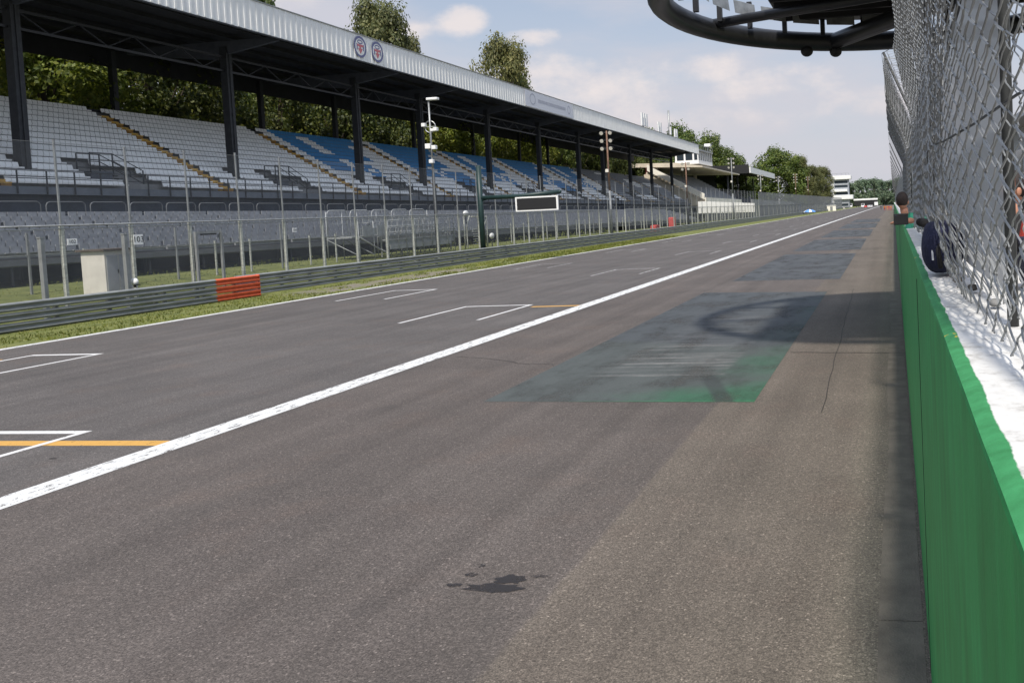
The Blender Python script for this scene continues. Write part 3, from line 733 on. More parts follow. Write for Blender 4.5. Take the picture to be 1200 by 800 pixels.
# ------------------------------------------------------------------ poles
t = thing('lamp_post', 'slender lamp post with flat lamp head and camera ring in front of the seats', 'lamp post', (-33, 56.1, 1.0))
b = B(); b.tube([(0, 0, 0), (0, 0, 5.6)], [.13, .10], 8); b.done('lower_shaft', M['darksteel'], t)
b = B(); b.tube([(0, 0, 5.6), (0, 0, 10.9)], [.08, .06], 8); b.done('upper_shaft', M['steel'], t)
B().box(-.1, .75, -.18, .18, 10.9, 11.08).done('lamp_head', M['whitepaint'], t, .04)
b = B(); b.tube([(.42*math.cos(a*math.pi/8), 0, 9.0+.42*math.sin(a*math.pi/8)) for a in range(16)], .035, 5, closed=True); b.tube([(-.42, 0, 9), (.42, 0, 9)], .03, 5); b.done('camera_ring', M['steel'], t)
for x, z, s in ((-.45, 9.15, .14), (.45, 8.8, .14), (.2, 8.75, .11), (-.2, 7.6, .2), (.25, 7.5, .16), (-.02, 6.5, .15)): B().box(x-s, x+s, -.2, .1, z-s*.9, z+s*.9).done('camera_box', M['whitepaint'], t, .03)
def flood(label, x, y, h, lower='post', tint='floodlamp', body='rust', rows=3):
    t = thing('floodlight_pole', label, 'floodlight', (x, y, .3))
    b = B(); b.tube([(0, 0, 0), (0, 0, h*.45)], [.17, .14], 8); b.done('lower_shaft', M[lower], t)
    b = B(); b.tube([(0, 0, h*.45), (0, 0, h)], [.13, .09], 8); b.done('upper_shaft', M[body], t)
    for r in range(rows):
        z = h-.15-r*.85
        B().box(-.75, .75, -.05, .05, z-.04, z+.04).done('cross_arm', M['darksteel'], t)
        for s in (-.5, .5):
            b = B(); b.tube([(s, .05, z), (s, -.14, z-.05), (s, -.34, z-.12)], [.10, .18, .24], 12); o = b.done('lamp', M['darksteel'], t)
            b = B(); b.tube([(s, -.345, z-.122), (s, -.36, z-.128)], .21, 12); p = b.done('lens', M[tint], t)
    B().box(-.28, .05, -.25, -.05, h*.62, h*.62+.35).done('control_box', M['floodlamp'], t)
    return t
flood('brown floodlight pole with six lamps standing in front of the fence in mid straight', -31.1, 88.5, 12.0)
flood('small yellowish floodlight pole in front of the far roof end', -33, 131, 10.6, 'darksteel', rows=2)
flood('large pale floodlight pole in front of the dark covered stand', -31.5, 162, 12.9, 'post', body='post')
flood('thin dark footed floodlight pole below the white roof edge', -31.2, 196, 10.6, 'darksteel', body='post', rows=2)
flood('floodlight pole in front of the tall far tree', -33, 240, 11.5, 'post', body='post', rows=2)
flood('yellowish floodlight pole left of the control tower, nearer one', -31.2, 268, 13.2, 'darksteel', rows=4)
flood('yellowish floodlight pole left of the control tower, farther one', -31.2, 308, 13.4, 'darksteel', rows=2)
# timing board on its green pole
t = thing('timing_board', 'dark green pole with an arm carrying a white framed black display board', 'display board', (-30.25, 57.6, 0))
b = B(); b.tube([(0, 0, 0), (0, 0, 7.1)], .19, 12); b.done('pole', M['darkgreen'], t)
b = B(); b.tube([(.1, 0, 4.72), (3.2, 0, 4.72), (6.2, 0, 4.9)], [.15, .17, .17], 10); b.tube([(.1, .0, 4.55), (.8, 0, 4.72)], .09, 8); b.sphere((6.2, 0, 4.9), .15); b.done('arm', M['darkgreen'], t)
fr = B(); fr.box(2.8, 6.1, -.16, -.02, 3.58, 4.64)
f = fr.done('frame', M['whitepaint'], t, .01); B().box(2.93, 5.97, -.18, -.163, 3.69, 4.54).done('screen', M['black'], f)
for x in (3.4, 5.5): B().box(x-.04, x+.04, -.1, .0, 4.62, 4.75).done('hanger', M['darksteel'], t)

# spectator/marshal stand made of steel tube
def frame_tubes(b, pts_list, r=.03):
    for p in pts_list: b.tube(p, r, 6)
t = thing('marshal_platform', 'grey steel marshal platform with stepped benches and tube railings behind the fence', 'platform', (-33.6, 48.0, 1.05))
b = B()
for k in range(3): b.box(-.5-.75*k, -.0-.75*k, 3.2, 11.6, .95+.42*k, 1.02+.42*k); b.box(-.06-.75*k, -.0-.75*k, 3.2, 11.6, .55+.42*k, .948+.42*k)
for z, h_ in ((.35, .34), (.95, .10), (1.25, .10)): b.box(.01, .05, 3.2, 11.0, z, z+h_)
b.done('bench_steps', mat('platform_steel', (.34, .355, .36), .55, .3, .2, 3), t)
b = B(); b.box(-2.2, -.5, 0, 3.1, 1.25, 1.35); b.done('entrance_deck', MATS['platform_steel'], t)
for y in (0, 1.55, 3.1, 5.2, 7.3, 9.4, 11.6):
    b = B(); frame_tubes(b, [[(0, y, -.4), (0, y, 2.3)], [(-2.2, y, -.4), (-2.2, y, 3.0)], [(0, y, .1), (-2.2, y, 1.2)]]); b.done('support_frame', MATS['platform_steel'], t)
for z in (1.5, 1.9, 2.3):
    b = B(); b.tube([(0.05, 3.1, z), (.05, 11.6, z)], .028, 6); b.done('front_rail', MATS['platform_steel'], t)
b = B()
for k in range(5):
    y = .1+k*2.3; b.tube([(-2.2, y, 1.3), (-2.2, y, 2.85), (-2.2, y+.1, 3.0), (-2.2, y+.25, 3.08), (-2.2, y+1.75, 3.08), (-2.2, y+1.9, 3.0), (-2.2, y+2.0, 2.85), (-2.2, y+2.0, 1.3)], .035, 6)
    b.tube([(-2.2, y, 2.2), (-2.2, y+2.0, 2.2)], .022, 5)
b.done('rear_hoops', MATS['platform_steel'], t)
for k in range(3):
    b = B(); x = -.25-.75*k; z = 1.02+.42*k
    for q in range(12):
        y = 3.35+q*.68; b.box(x-.2, x+.2, y, y+.5, z+.30, z+.36); b.box(x-.25, x-.2, y, y+.5, z+.34, z+.68); b.box(x-.03, x+.03, y+.2, y+.26, z, z+.3)
    b.done('seat_row', MATS['platform_steel'], t)
for y in (4.2, 6.2, 8.3, 10.5):
    b = B(); b.tube([(.05, y, .3), (.05, y, 2.2), (.05, y+.1, 2.32), (.05, y+.8, 2.32), (.05, y+.9, 2.2), (.05, y+.9, .3)], .03, 6); b.done('front_hoop', MATS['platform_steel'], t)
for y in (.4, 1.9):
    b = B(); b.box(.02, .05, y, y+1.0, 1.35, 2.0); b.done('entrance_panel', MATS['platform_steel'], t)
b = B(); b.tube([(.06, 0, 1.3), (.06, 3.4, -.2)], .045, 6); b.done('diagonal_brace', M['steel'], t)
b = B()
for y, s in ((.2, .45), (1.2, .45)): b.box(-.02, .02, y, y+.9, 1.4, 1.85)
b.done('front_panel', MATS['platform_steel'], t)
for k in range(8): 
    b = B(); b.tube([(0, 3.2+k*1.05, .0), (0, 4.2+k*1.05, .6)], .025, 5); b.done('cross_brace', M['darksteel'], t)
t = thing('tube_gate', 'pale steel tube frame with rungs beside the marshal platform', 'gate frame', (-33.2, 60.4, .9))
b = B(); frame_tubes(b, [[(0, 0, 0), (0, 0, 2.7)], [(0, 3.6, 0), (0, 3.6, 2.5)], [(0, 0, 1.2), (0, .9, 2.6)], [(0, 3.6, 2.4), (0, 1.2, 2.5)], [(0, 3.6, 2.4), (0, 2.9, 1.3)]], .06); b.done('frame', M['post_light'], t)
for k in range(7): b = B(); b.tube([(0, 1.3, .3+k*.2), (0, 3.0, .3+k*.2)], .03, 5); b.done('rung', M['post_light'], t)
for y, z, l in ((60.2, 3.65, 'round white lamp disc on top of the tube frame'), (64.2, 1.75, 'round white lamp disc low beside the green pole')):
    t = thing('signal_disc', l, 'lamp', (-32.9, y, z))
    b = B(); b.sphere((0, 0, 0), .12, .36, .24, 14); b.done('disc', M['whitepaint'], t)
    b = B(); b.tube([(-.02, 0, -.2), (-.02, 0, -.8 if z > 3 else -.9)], .04, 6); b.done('stem', M['darksteel'], t)
for y, z, l in ((108, 1.05, 'low red tyre cover behind the guardrail'), (116.6, 1.1, 'taller red marshal box behind the guardrail')):
    t = thing('red_box', l, 'box', (-31.8, y, z)); B().box(-.4, .4, -1.1 if z < 1.08 else -.6, 1.1 if z < 1.08 else .6, -.6, .28 if z < 1.08 else 1.1).done('body', mat('faded_red_plastic', (.55, .08, .07), .6, 0, .15, 3), t, .08)
    B().box(-.42, .42, -.3, .3, .282 if z < 1.08 else 1.102, .33 if z < 1.08 else 1.15).done('lid', MATS['faded_red_plastic'], t)

# blue umbrella, white kiosk
t = thing('umbrella', 'light blue and white umbrella by the guardrail far down the straight', 'umbrella', (-27.8, 276, 0))
b = B(); n = 12
top = b.bm.verts.new((0, 0, 1.75)); r1 = [b.bm.verts.new((1.2*math.cos(2*math.pi*k/n), 1.2*math.sin(2*math.pi*k/n), 1.45)) for k in range(n)]; r2 = [b.bm.verts.new((2.1*math.cos(2*math.pi*k/n), 2.1*math.sin(2*math.pi*k/n), .75 if k % 2 else .9)) for k in range(n)]
for k in range(n):
    f = b.bm.faces.new((top, r1[k], r1[(k+1) % n])); f.material_index = 1 if k % 3 == 0 else 0
    f = b.bm.faces.new((r1[k], r2[k], r2[(k+1) % n], r1[(k+1) % n])); f.material_index = 1 if k % 3 == 0 else 0
b.done('canopy', [M['blue'], M['whitepaint']], t); b = B(); b.tube([(0, 0, 0), (0, 0, 1.9)], .05, 6); b.done('pole', M['steel'], t)
t = thing('white_kiosk', 'small white box kiosk beside the track short of the tower', 'kiosk', (-28.2, 380, 0))
B().box(-2, 2, 0, 2.5, 0, 2.4).done('wall', M['cream'], t); B().box(-2.2, 2.2, -.2, 2.7, 2.402, 2.6).done('roof', M['whitepaint'], t); B().box(-.6, .6, -.04, -.003, .1, 2.0).done('door', M['steel'], t)

# ------------------------------------------------------------------ vehicles far down the track
def car(name, label, loc, m, ln=4.4, w=1.8, h=1.4, rz=0, van=False):
    t = thing(name, label, 'van' if van else 'car', loc, None, rz)
    b = B()
    if van: pr = [(-ln/2, .35), (-ln/2, 1.1), (-ln/2+.9, 1.3), (-ln/2+1.4, h), (ln/2, h), (ln/2, .35)]
    else: pr = [(-ln/2, .35), (-ln/2, .75), (-ln*.22, .92), (-ln*.08, h), (ln*.25, h), (ln*.42, 1.0), (ln/2, .9), (ln/2, .35)]
    f1 = [b.bm.verts.new((-w/2, y, z)) for y, z in pr]; f2 = [b.bm.verts.new((w/2, y, z)) for y, z in pr]
    b.bm.faces.new(f1); b.bm.faces.new(f2[::-1]); n = len(pr)
    for k in range(n): b.bm.faces.new((f1[k], f2[k], f2[(k+1) % n], f1[(k+1) % n]))
    b.done('body', m, t, .06)
    B().box(-w*.42, w*.42, -ln/2+(.95 if van else ln*.3), -ln/2+(.99 if van else ln*.34), 1.0 if not van else 1.35, h-.1).done('windscreen', M['glass'], t)
    for s in (-1, 1):
        B().box(s*(w/2+.004)-.004, s*(w/2+.004)+.004, -ln*.1 if not van else -ln*.3, ln*.25, 1.0, h-.12).done('side_window', M['glass'], t)
        for y in (-ln*.31, ln*.31):
            b = B(); b.tube([(s*(w/2-.2), y, .33), (s*(w/2+.03), y, .33)], .33, 14); b.done('wheel', M['rubber'], t)
    return t
car('parked_car', 'white car standing on the track before the distant crowd', (-13.5, 505, 0), M['white_car'], h=1.5)
car('parked_car', 'red car standing beside the white car at the end of the straight', (-16.6, 500, 0), M['red_car'], h=1.35)
car('parked_van', 'white van behind the cars at the end of the straight', (-19.8, 545, 0), M['white_car'], 5.6, 2.1, 2.6, van=True)
car('parked_van', 'white and dark van nearest to the control tower', (-31.0, 610, 0), M['white_car'], 6, 2.4, 2.9, van=True)
car('parked_car', 'white car close behind the red car', (-15.1, 520, 0), M['white_car'], h=1.45)
t = thing('race_transporter', 'long dark transporter with white roof parked at the end of the straight', 'lorry', (-20, 640, 0))
B().box(-10, 8, 0, 3, 1.0, 4.9).done('trailer', M['black'], t, .1); B().box(-10.2, 8.2, -.1, 3.1, 4.95, 6.2).done('awning', M['whitepaint'], t, .1); B().box(5.5, 8.3, -1, -.05, .6, 3.2).done('cab', M['whitepaint'], t, .1)
for x in (-8, -6.5, 3, 6.8): b = B(); b.tube([(x, -.3, .5), (x, .4, .5)], .5, 12); b.done('wheel', M['rubber'], t)

# ------------------------------------------------------------------ people
def skin_mesh(name, verts, edges, radii, m, parent, root=0, sub=1, extra=None):
    me = bpy.data.meshes.new(name); me.from_pydata([Vector(v) for v in verts], edges, []); me.materials.append(m)
    if extra:
        for e in extra: me.materials.append(e)
    o = bpy.data.objects.new(name, me); L(o); o.parent = parent
    sk = o.modifiers.new('s', 'SKIN'); sk.use_smooth_shade = True
    lay = me.skin_vertices[0].data if me.skin_vertices else None
    if lay is None:
        bm = bmesh.new(); bm.from_mesh(me); bm.verts.layers.skin.verify(); bm.to_mesh(me); bm.free(); lay = me.skin_vertices[0].data
    for i, r in enumerate(radii):
        lay[i].radius = (r, r) if not isinstance(r, tuple) else r; lay[i].use_root = (i == root)
    sb = o.modifiers.new('u', 'SUBSURF'); sb.levels = sub; sb.render_levels = sub
    return o
def head(t, c, face=(0, -1, 0), hairm=None, s=1.):
    """one continuous head with nose and chin, facing -y by default; hair and ears"""
    b = B(); bmesh.ops.create_uvsphere(b.bm, u_segments=20, v_segments=14, radius=1)
    for v in b.bm.verts:
        x, y, z = v.co
        taper = 1-.22*max(0, -z); v.co = Vector((x*.078*taper, y*.098*(1-.1*max(0, -z)), z*.118))
        d = math.exp(-((x/.25)**2+((z+.08)/.22)**2)) if y < -.5 else 0; v.co.y -= .022*d          # nose
        e = math.exp(-(((abs(x)-.38)/.16)**2+((z-.12)/.12)**2)) if y < -.4 else 0; v.co.y += .010*e # eye sockets
        m = math.exp(-((x/.3)**2+((z+.48)/.07)**2)) if y < -.4 else 0; v.co.y += .006*m             # mouth
    for f in b.bm.faces: f.smooth = True
    ang = math.atan2(face[0], -face[1]); mx = Matrix.Translation(c) @ Matrix.Rotation(-ang if False else ang, 4, 'Z') @ Matrix.Scale(s, 4)
    hm = b; hm.bm.transform(mx); h = hm.done('head', M['skin'], t)
    b = B(); b.sphere((0, .018, .03), .088, .10, .112, 16)
    bmesh.ops.delete(b.bm, geom=[v for v in b.bm.verts if v.co.y < -.045 and v.co.z < .075 or v.co.z < -.07], context='VERTS'); b.bm.transform(mx); b.done('hair', hairm or M['hair'], t)
    for sx in (-1, 1):
        b = B(); b.sphere((sx*.08, .005, -.01), .012, .022, .032, 8); b.bm.transform(mx); b.done('ear', M['skin'], h)
        b = B(); b.sphere((sx*.030, -.088, .014), .011, .006, .007, 8); b.bm.transform(mx); b.done('eye', M['black'], h)
    return h
def person(label, loc, top, legs, rz=0, pose='stand', hairm=None, s=1., cat_label=None, group=None, headface=(0, -1, 0), arms=None, lean=(0, 0)):
    """standing figure 1.75 m: one continuous clothed body, hands and head in skin"""
    t = thing('person', label, 'person', loc, group, rz); t.scale = (s,)*3
    lx, ly = lean
    V = [(0, 0, .95), (lx*.3, ly*.3, 1.15), (lx*.7, ly*.7, 1.36), (lx, ly, 1.47)]; Rr = [(.155, .11), (.145, .10), (.17, .11), (.06, .06)]
    E = [(0, 1), (1, 2), (2, 3)]
    A = arms or [[(-.2, 0, 1.42), (-.27, .02, 1.12), (-.27, -.08, .86)], [(.2, 0, 1.42), (.27, .02, 1.12), (.27, -.08, .86)]]
    for a in A:
        i = len(V); V += a; Rr += [.068, .05, .036]; E += [(2, i), (i, i+1), (i+1, i+2)]
    skin_mesh('jacket', V, E, Rr, top, t, sub=1)
    V = [(0, 0, .96)]; Rr = [(.15, .11)]; E = []
    for sx in (-1, 1):
        i = len(V); V += [(sx*.095, 0, .86), (sx*.10, -.015*sx, .48), (sx*.10, .0, .09)]; Rr += [.085, .06, .045]; E += [(0, i), (i, i+1), (i+1, i+2)]
    skin_mesh('trousers', V, E, Rr, legs, t, sub=1)
    for sx in (-1, 1):
        b = B(); b.sphere((sx*.10, -.06, .045), .05, .13, .045, 10); b.done('shoe', M['black'], t)
    for a in A: hand(t, a[-1], (Vector(a[-1])-Vector(a[-2])).normalized())
    b = B(); b.tube([(lx, ly, 1.42), (lx*1.05, ly*1.05-.01, 1.55)], .055, 10); b.done('neck', M['skin'], t)
    head(t, (lx*1.08, ly*1.08-.02, 1.64), headface, hairm)
    return t
def hand(t, p, d, up=Vector((0, 0, 1)), curl=.5, m=None, s=1.):
    """palm with four unequal fingers and a thumb, each its own skinned chain rooted in the palm"""
    p = Vector(p); d = Vector(d).normalized(); side = d.cross(up); side = side.normalized() if side.length > .1 else Vector((0, 1, 0)); n = side.cross(d)
    V = [p, p+d*.045*s, p+d*.085*s]; Rr = [.026*s, (.036*s, .018*s), (.036*s, .016*s)]; E = [(0, 1), (1, 2)]
    for off, ln in ((-.028, .068), (-.010, .078), (.010, .072), (.028, .056)):
        i = len(V); q = p+(d*.085+side*off)*s; a = curl
        p1 = q+(d*math.cos(a)-n*math.sin(a))*ln*.45*s; p2 = p1+(d*math.cos(2*a)-n*math.sin(2*a))*ln*.32*s; p3 = p2+(d*math.cos(3*a)-n*math.sin(3*a))*ln*.25*s
        V += [q, p1, p2, p3]; Rr += [.010*s, .0095*s, .0085*s, .007*s]; E += [(2, i), (i, i+1), (i+1, i+2), (i+2, i+3)]
    i = len(V); q = p+(d*.03-side*.035)*s; V += [q, q+(d*.03-side*.022-n*.01)*s, q+(d*.055-side*.026-n*.02)*s]; Rr += [.013*s, .010*s, .008*s]; E += [(1, i), (i, i+1), (i+1, i+2)]
    return skin_mesh('hand', V, E, Rr, m or M['skin'], t, sub=1)

# people on the pit wall (the walkway behind the wall is raised)
PLAT = 1.75
# 1: dark haired person leaning over the wall far along it
person('person with dark hair and teal top leaning over the green wall', (.58, 12.0, PLAT-.30), M['teal'], M['blackcloth'], lean=(-.42, -.1), headface=(.25, 1, 0),
       arms=[[(-.36, -.22, 1.34), (-.40, -.42, 1.20), (-.30, -.60, 1.08)], [(-.1, .1, 1.36), (-.22, .3, 1.2), (-.34, .16, 1.06)]])
# 2: reaching arm with a bare hand over the wall
t = thing('person', 'person in black sleeve reaching a bare hand over the green wall', 'person', (.95, 6.2, PLAT-.25))
V = [(0, 0, .95), (-.05, -.02, 1.15), (-.1, -.04, 1.36), (-.1, -.04, 1.47)]; Rr = [(.155, .11), (.145, .10), (.17, .11), (.06, .06)]; E = [(0, 1), (1, 2), (2, 3)]
for a in ([(-.3, -.1, 1.42), (-.5, -.16, 1.38), (-.80, -.14, 1.45)], [(.1, .05, 1.4), (.15, .05, 1.1), (.1, -.1, .86)]):
    i = len(V); V += a; Rr += [.062, .045, .034]; E += [(2, i), (i, i+1), (i+1, i+2)]
skin_mesh('jacket', V, E, Rr, M['blackcloth'], t, sub=2)
V = [(0, 0, .96)]; Rr = [(.15, .11)]; E = []
for sx in (-1, 1):
    i = len(V); V += [(sx*.095, 0, .86), (sx*.10, -.015*sx, .48), (sx*.10, .0, .09)]; Rr += [.085, .06, .045]; E += [(0, i), (i, i+1), (i+1, i+2)]
skin_mesh('trousers', V, E, Rr, M['blackcloth'], t, sub=1)
for sx in (-1, 1): B().sphere((sx*.10, -.06, .045), .05, .13, .045, 10).done('shoe', M['black'], t)
b = B(); b.tube([(-.1, -.04, 1.42), (-.1, -.05, 1.55)], .055, 10); b.done('neck', M['skin'], t); head(t, (-.1, -.06, 1.64), (-.9, -.3, 0))
hand(t, (-.80, -.14, 1.455), (-1, .05, .02), curl=.12, s=1.1)
tt = thing('camera_phone', 'black phone held out over the green wall in a bare hand', 'phone', (.055, 5.995, 2.965))
B().box(-.058, .045, -.012, .0, -.035, .045).done('body', M['black'], tt, .004); B().box(-.05, -.036, -.0135, -.0122, .025, .038).done('lens', M['glass'], tt)
# 3: person in red at the right edge
person('person in red jacket and navy trousers standing behind the mesh nearest the camera', (.92, 4.35, PLAT-.1), M['redcloth'], M['navy'], lean=(-.05, 0), hairm=M['hair'])
# navy backpack resting on the wall
t = thing('backpack', 'navy blue backpack with white piping resting on the white wall top', 'backpack', (.235, 4.25, 2.735))
b = B(); bmesh.ops.create_uvsphere(b.bm, u_segments=20, v_segments=14, radius=1)
for v in b.bm.verts:
    x, y, z = v.co; sq = lambda a: math.copysign(abs(a)**.75, a)
    v.co = Vector((sq(x)*.105, sq(y)*.16, (sq(z)+.95)*.125*(1 if z < 0 else 1.05))); v.co += Vector((.006*noise.noise(v.co*14), 0, .012*noise.noise(v.co*11+Vector((3, 0, 0)))))
for f in b.bm.faces: f.smooth = True
b.done('body', M['navy'], t)
b = B(); b.tube([(-.075+.02*abs(math.cos(a)), .15*math.cos(a), .07+.15*math.sin(a)) for a in [math.pi*k/14 for k in range(15)]], .005, 5); b.done('piping', M['piping'], t)
b = B(); b.tube([(0, -.12, .2), (-.03, -.16, .12), (-.02, -.17, .03)], .012, 6); b.done('strap', M['blackcloth'], t)

t = thing('tote_bag', 'navy bag stuffed with white, pink and yellow cloth standing on the wall behind the mesh', 'bag', (.60, 3.45, 2.73))
b = B(); b.prof([(-.09, 0), (.10, 0), (.12, .20), (-.11, .20)], -.14, .14, closed=True); b.done('body', M['navy'], t, .02)
for i, (x, y, cn) in enumerate(((-.06, -.08, 'whitepaint'), (.03, -.05, 'pink_cloth'), (-.03, .05, 'yellow_cloth'), (.06, .06, 'blue'), (.0, -.1, 'whitepaint'))):
    m = mat(cn, {'pink_cloth': (.6, .2, .3), 'yellow_cloth': (.6, .45, .1)}.get(cn, (.5, .5, .5)), .8) if cn not in M else M[cn]
    b = B(); b.sphere((x, y, .22), .045, .06, .05, 12)
    for v in b.bm.verts: v.co += .03*noise.noise_vector(v.co*18)
    b.done('bunched_cloth', m, t)
b = B(); b.tube([(-.12, -.07, .15), (-.15, -.05, .3), (-.15, .05, .3), (-.12, .07, .15)], .008, 6); b.done('handle', M['blackcloth'], t)
# marshals and crowd in the distance
far = [(-5.0, 335, 'black', 'blackcloth', 'left one of two people in dark clothing walking on the track'), (-3.7, 337, 'black', 'blackcloth', 'right one of two people in dark clothing walking on the track'),
       (-3.2, 300, 'orange', 'redcloth', 'person in orange top and red trousers beside the far pit wall, leftmost'), (-2.3, 296, 'orange', 'orange', 'person all in orange beside the far pit wall'),
       (-1.6, 290, 'redcloth', 'redcloth', 'person all in red beside the far pit wall'), (-.9, 288, 'orange', 'redcloth', 'person in orange top closest to the pit wall'),
       (-19.5, 330, 'cream', 'seat_grey', 'person in pale clothes standing on the racing surface')]
M['red2'] = mat('bright_red_cloth', (.6, .04, .03), .8)
for x, y, a, c, l in far:
    person(l, (x, y, 0), M['red2'] if a == 'redcloth' else M[a], M['red2'] if c == 'redcloth' else M[c], s=1.0, rz=R(-.5, .5))

# ------------------------------------------------------------------ pit wall
t = thing('pit_wall', 'long green painted concrete pit wall with rough white top', 'wall', (0, 0, 0))
b = B(); b.box(.13, .86, -6, 330, 0, 2.70); o = b.done('wall_body', M['green'], t, .015)
b = B(); ny = 600; xs = [.128, .15, .3, .5, .7, .862]
g0 = [[b.bm.verts.new((x, -5.99+k*.12 if k < 420 else 44.4+(k-420)*1.5, 2.703+(.006 if x in (.128, .862) else .015)+.004*noise.noise((x*6, k*.35, 0)))) for x in xs] for k in range(ny)]
for k in range(ny-1):
    for j in range(len(xs)-1): f = b.bm.faces.new((g0[k][j], g0[k][j+1], g0[k+1][j+1], g0[k+1][j])); f.smooth = True
b.done('wall_top', M['walltop'], t)
b = B()
for y in (5.35, 21.4, 37.4, 53.4): b.box(.126, .129, y-.006, y+.006, .02, 2.6)
b.done('expansion_joint', M['joint'], t)
b = B(); b.box(.88, 2.2, -6, 200, PLAT-.18, PLAT-.11); b.done('rear_walkway', M['concrete'], t)
b = B(); b.box(.9, 2.1, -6, 200, 0, PLAT-.19); b.done('walkway_base', M['concrete_dark'], t)
for i, (x, y, z) in enumerate(((.30, 3.4, 2.73), (.27, 3.75, 2.73), (.33, 2.9, 2.73))):
    tt = thing('loose_stone', ['small dark stone on the white wall top', 'grey brown stone between bag and mesh', 'pale stone chip close to the mesh'][i], 'stone', (x, y, z))
    b = B(); b.sphere((0, 0, .01), .022, .03, .014, 8)
    for v in b.bm.verts: v.co += .006*noise.noise_vector(v.co*60)
    b.done('stone', [M['joint'], M['slab'], M['concrete']][i], tt)

# ------------------------------------------------------------------ chain link fence on the pit wall
def fx(z, y=20.):       # fence profile: upright but bulging, then leaning out over the track
    bow = max(0., min(1., (z-2.72)/.35))
    base = .25
    if y < 3.1: base = .25+bow*(.40-.086*y-.25)
    elif y < 5: base = .25+bow*(.133-.25)*(1-(y-3.1)/1.9*.6)
    elif y < 9: base = .25-bow*.047*(1-(y-5)/4)
    if z < 4.0: return base+.015*(z-2.7)
    u = z-4.0; lean = .20 if y < 10.7 else .345
    return base+.02-lean*u*min(1, .5+u)
HOLES = [(5.75, 6.7, 2.7, 3.35), (11.1, 12.3, 2.7, 3.5)]
def inhole(y, z): return any(a < y < b_ and c < z < d for a, b_, c, d in HOLES)
def chain(b, y0, y1, z0, z1, pitch=.085, ch=.085, r=.0021, dx=0., seed=0, amp=.012, sub=3):
    n = int((y1-y0)/pitch); m = int((z1-z0)/(ch/2))*sub
    def P(y, z, s):
        w = noise.noise((y*1.1+seed, z*1.3, 0)); w2 = noise.noise((y*.5, z*.8, 9+seed))
        return Vector((fx(z, y)+dx+amp*w+s, y+.03*w2+.010*noise.noise((y*3, z*3, seed)), z+.035*noise.noise((y*.7, z*.5, seed+4))))
    for i in range(n):
        yc = y0+i*pitch; run = []
        zb = z0+.03*noise.noise((yc*2, 0, seed))
        for k in range(m+1):
            z = zb+k*ch/2/sub; ph = k/sub; tri = 1-2*abs((ph % 2)-1)      # -1..1 zigzag
            tri = math.copysign(abs(tri)**.80, tri)
            y = yc+tri*pitch*.53*(1 if i % 2 else -1)
            if inhole(y, z):
                if len(run) > 2: b.tube(run, r, 4, cap=False)
                run = []; continue
            run.append(P(y, z, .0035*math.sin(math.pi*ph/1.0)+(.002 if i % 2 else -.002)))
        if len(run) > 2: b.tube(run, r, 4, cap=False)
pf = thing('pit_wall_fence', 'bent rusty chain link fence leaning outwards on top of the green wall', 'fence', (0, 0, 0))
b = B(); chain(b, 1.2, 7, 2.74, 5.0, seed=1, r=.0028); b.done('chain_link_mesh', M['wire'], pf, recalc=False)
b = B(); chain(b, 1.9, 11, 2.80, 5.02, dx=.055, seed=7, amp=.035, sub=2, pitch=.08); b.done('second_mesh_layer', M['wire'], pf, recalc=False)
b = B(); chain(b, 7, 22, 2.76, 5.0, seed=1, r=.003, sub=2, amp=.02); b.done('chain_link_mesh', M['wire'], pf, recalc=False)
def fsheet(b, y0, y1, dx, zlo, ztop):
    zs = sorted(set([zlo, ztop]+[z for z in (3.35, 3.5, 4.25, 4.5, 4.75) if zlo < z < ztop])); ys = sorted(set([y0+(y1-y0)*k/40 for k in range(41)]+[a for h in HOLES for a in h[:2] if y0 < a < y1]))
    for ya, yb in zip(ys, ys[1:]):
        for za, zb in zip(zs, zs[1:]):
            if inhole((ya+yb)/2, (za+zb)/2): continue
            b.quad(*[(fx(z)+dx+.012*noise.noise((y*.9, z, 5)), y, z) for y, z in ((ya, za), (yb, za), (yb, zb), (ya, zb))])
b = B(); fsheet(b, 2.75, 9, .105, 2.78, 4.1); b.done('backing_net', M['net_sheet'], pf, recalc=False)
b = B(); fsheet(b, 9, 24, .07, 2.78, 4.1); fsheet(b, 24, 150, .02, 2.78, 4.1); b.done('layered_mesh', M['pit_sheet'], pf, recalc=False)
b = B(); fsheet(b, 10.8, 150, .02, 4.1, 5.0); b.done('upper_mesh', M['upper_sheet'], pf, recalc=False)
y = 2.5; k = 0
while y < 110:
    b = B(); b.tube([(.335, y, 2.69), (.335, y, 4.0), (.30, y, 4.15), (.09 if y < 10 else -.06, y, 5.03)], .017, 8); b.done('post', M['cable'], pf); 
    y += 4.22; k += 1
for z in (3.3, 3.95, 4.98):
    b = B(); b.tube([(fx(z, 1.3+q*.5)+.01*math.sin(q*.9), 1.3+q*.5, z+.01*math.sin(q*1.7)) for q in range(240)], .0035, 4, cap=False); b.done('tension_wire', M['cable'], pf)
# the frayed cable tied diagonally through the mesh
tt = thing('tied_cable', 'frayed dark cable tied diagonally through the near fence mesh', 'cable', (0, 0, 0))
b = B(); pts = [Vector((.245-.0*k, 4.6-.2*k, 3.62+.018*k+.012*math.sin(k*2.2))) for k in range(15)]; b.tube([p+Vector((0, .01*math.sin(k*3.), 0)) for k, p in enumerate(pts)], [.006+.004*abs(math.sin(k*1.9)) for k in range(15)], 6); b.done('strand', M['cable'], tt)
b = B()
for q in range(16):
    p = pts[random.randrange(1, 14)]; b.tube([p, p+Vector((R(-.03, .0), R(-.06, .06), R(-.06, .03)))], .0018, 4)
b.done('frayed_ends', M['cable'], tt)

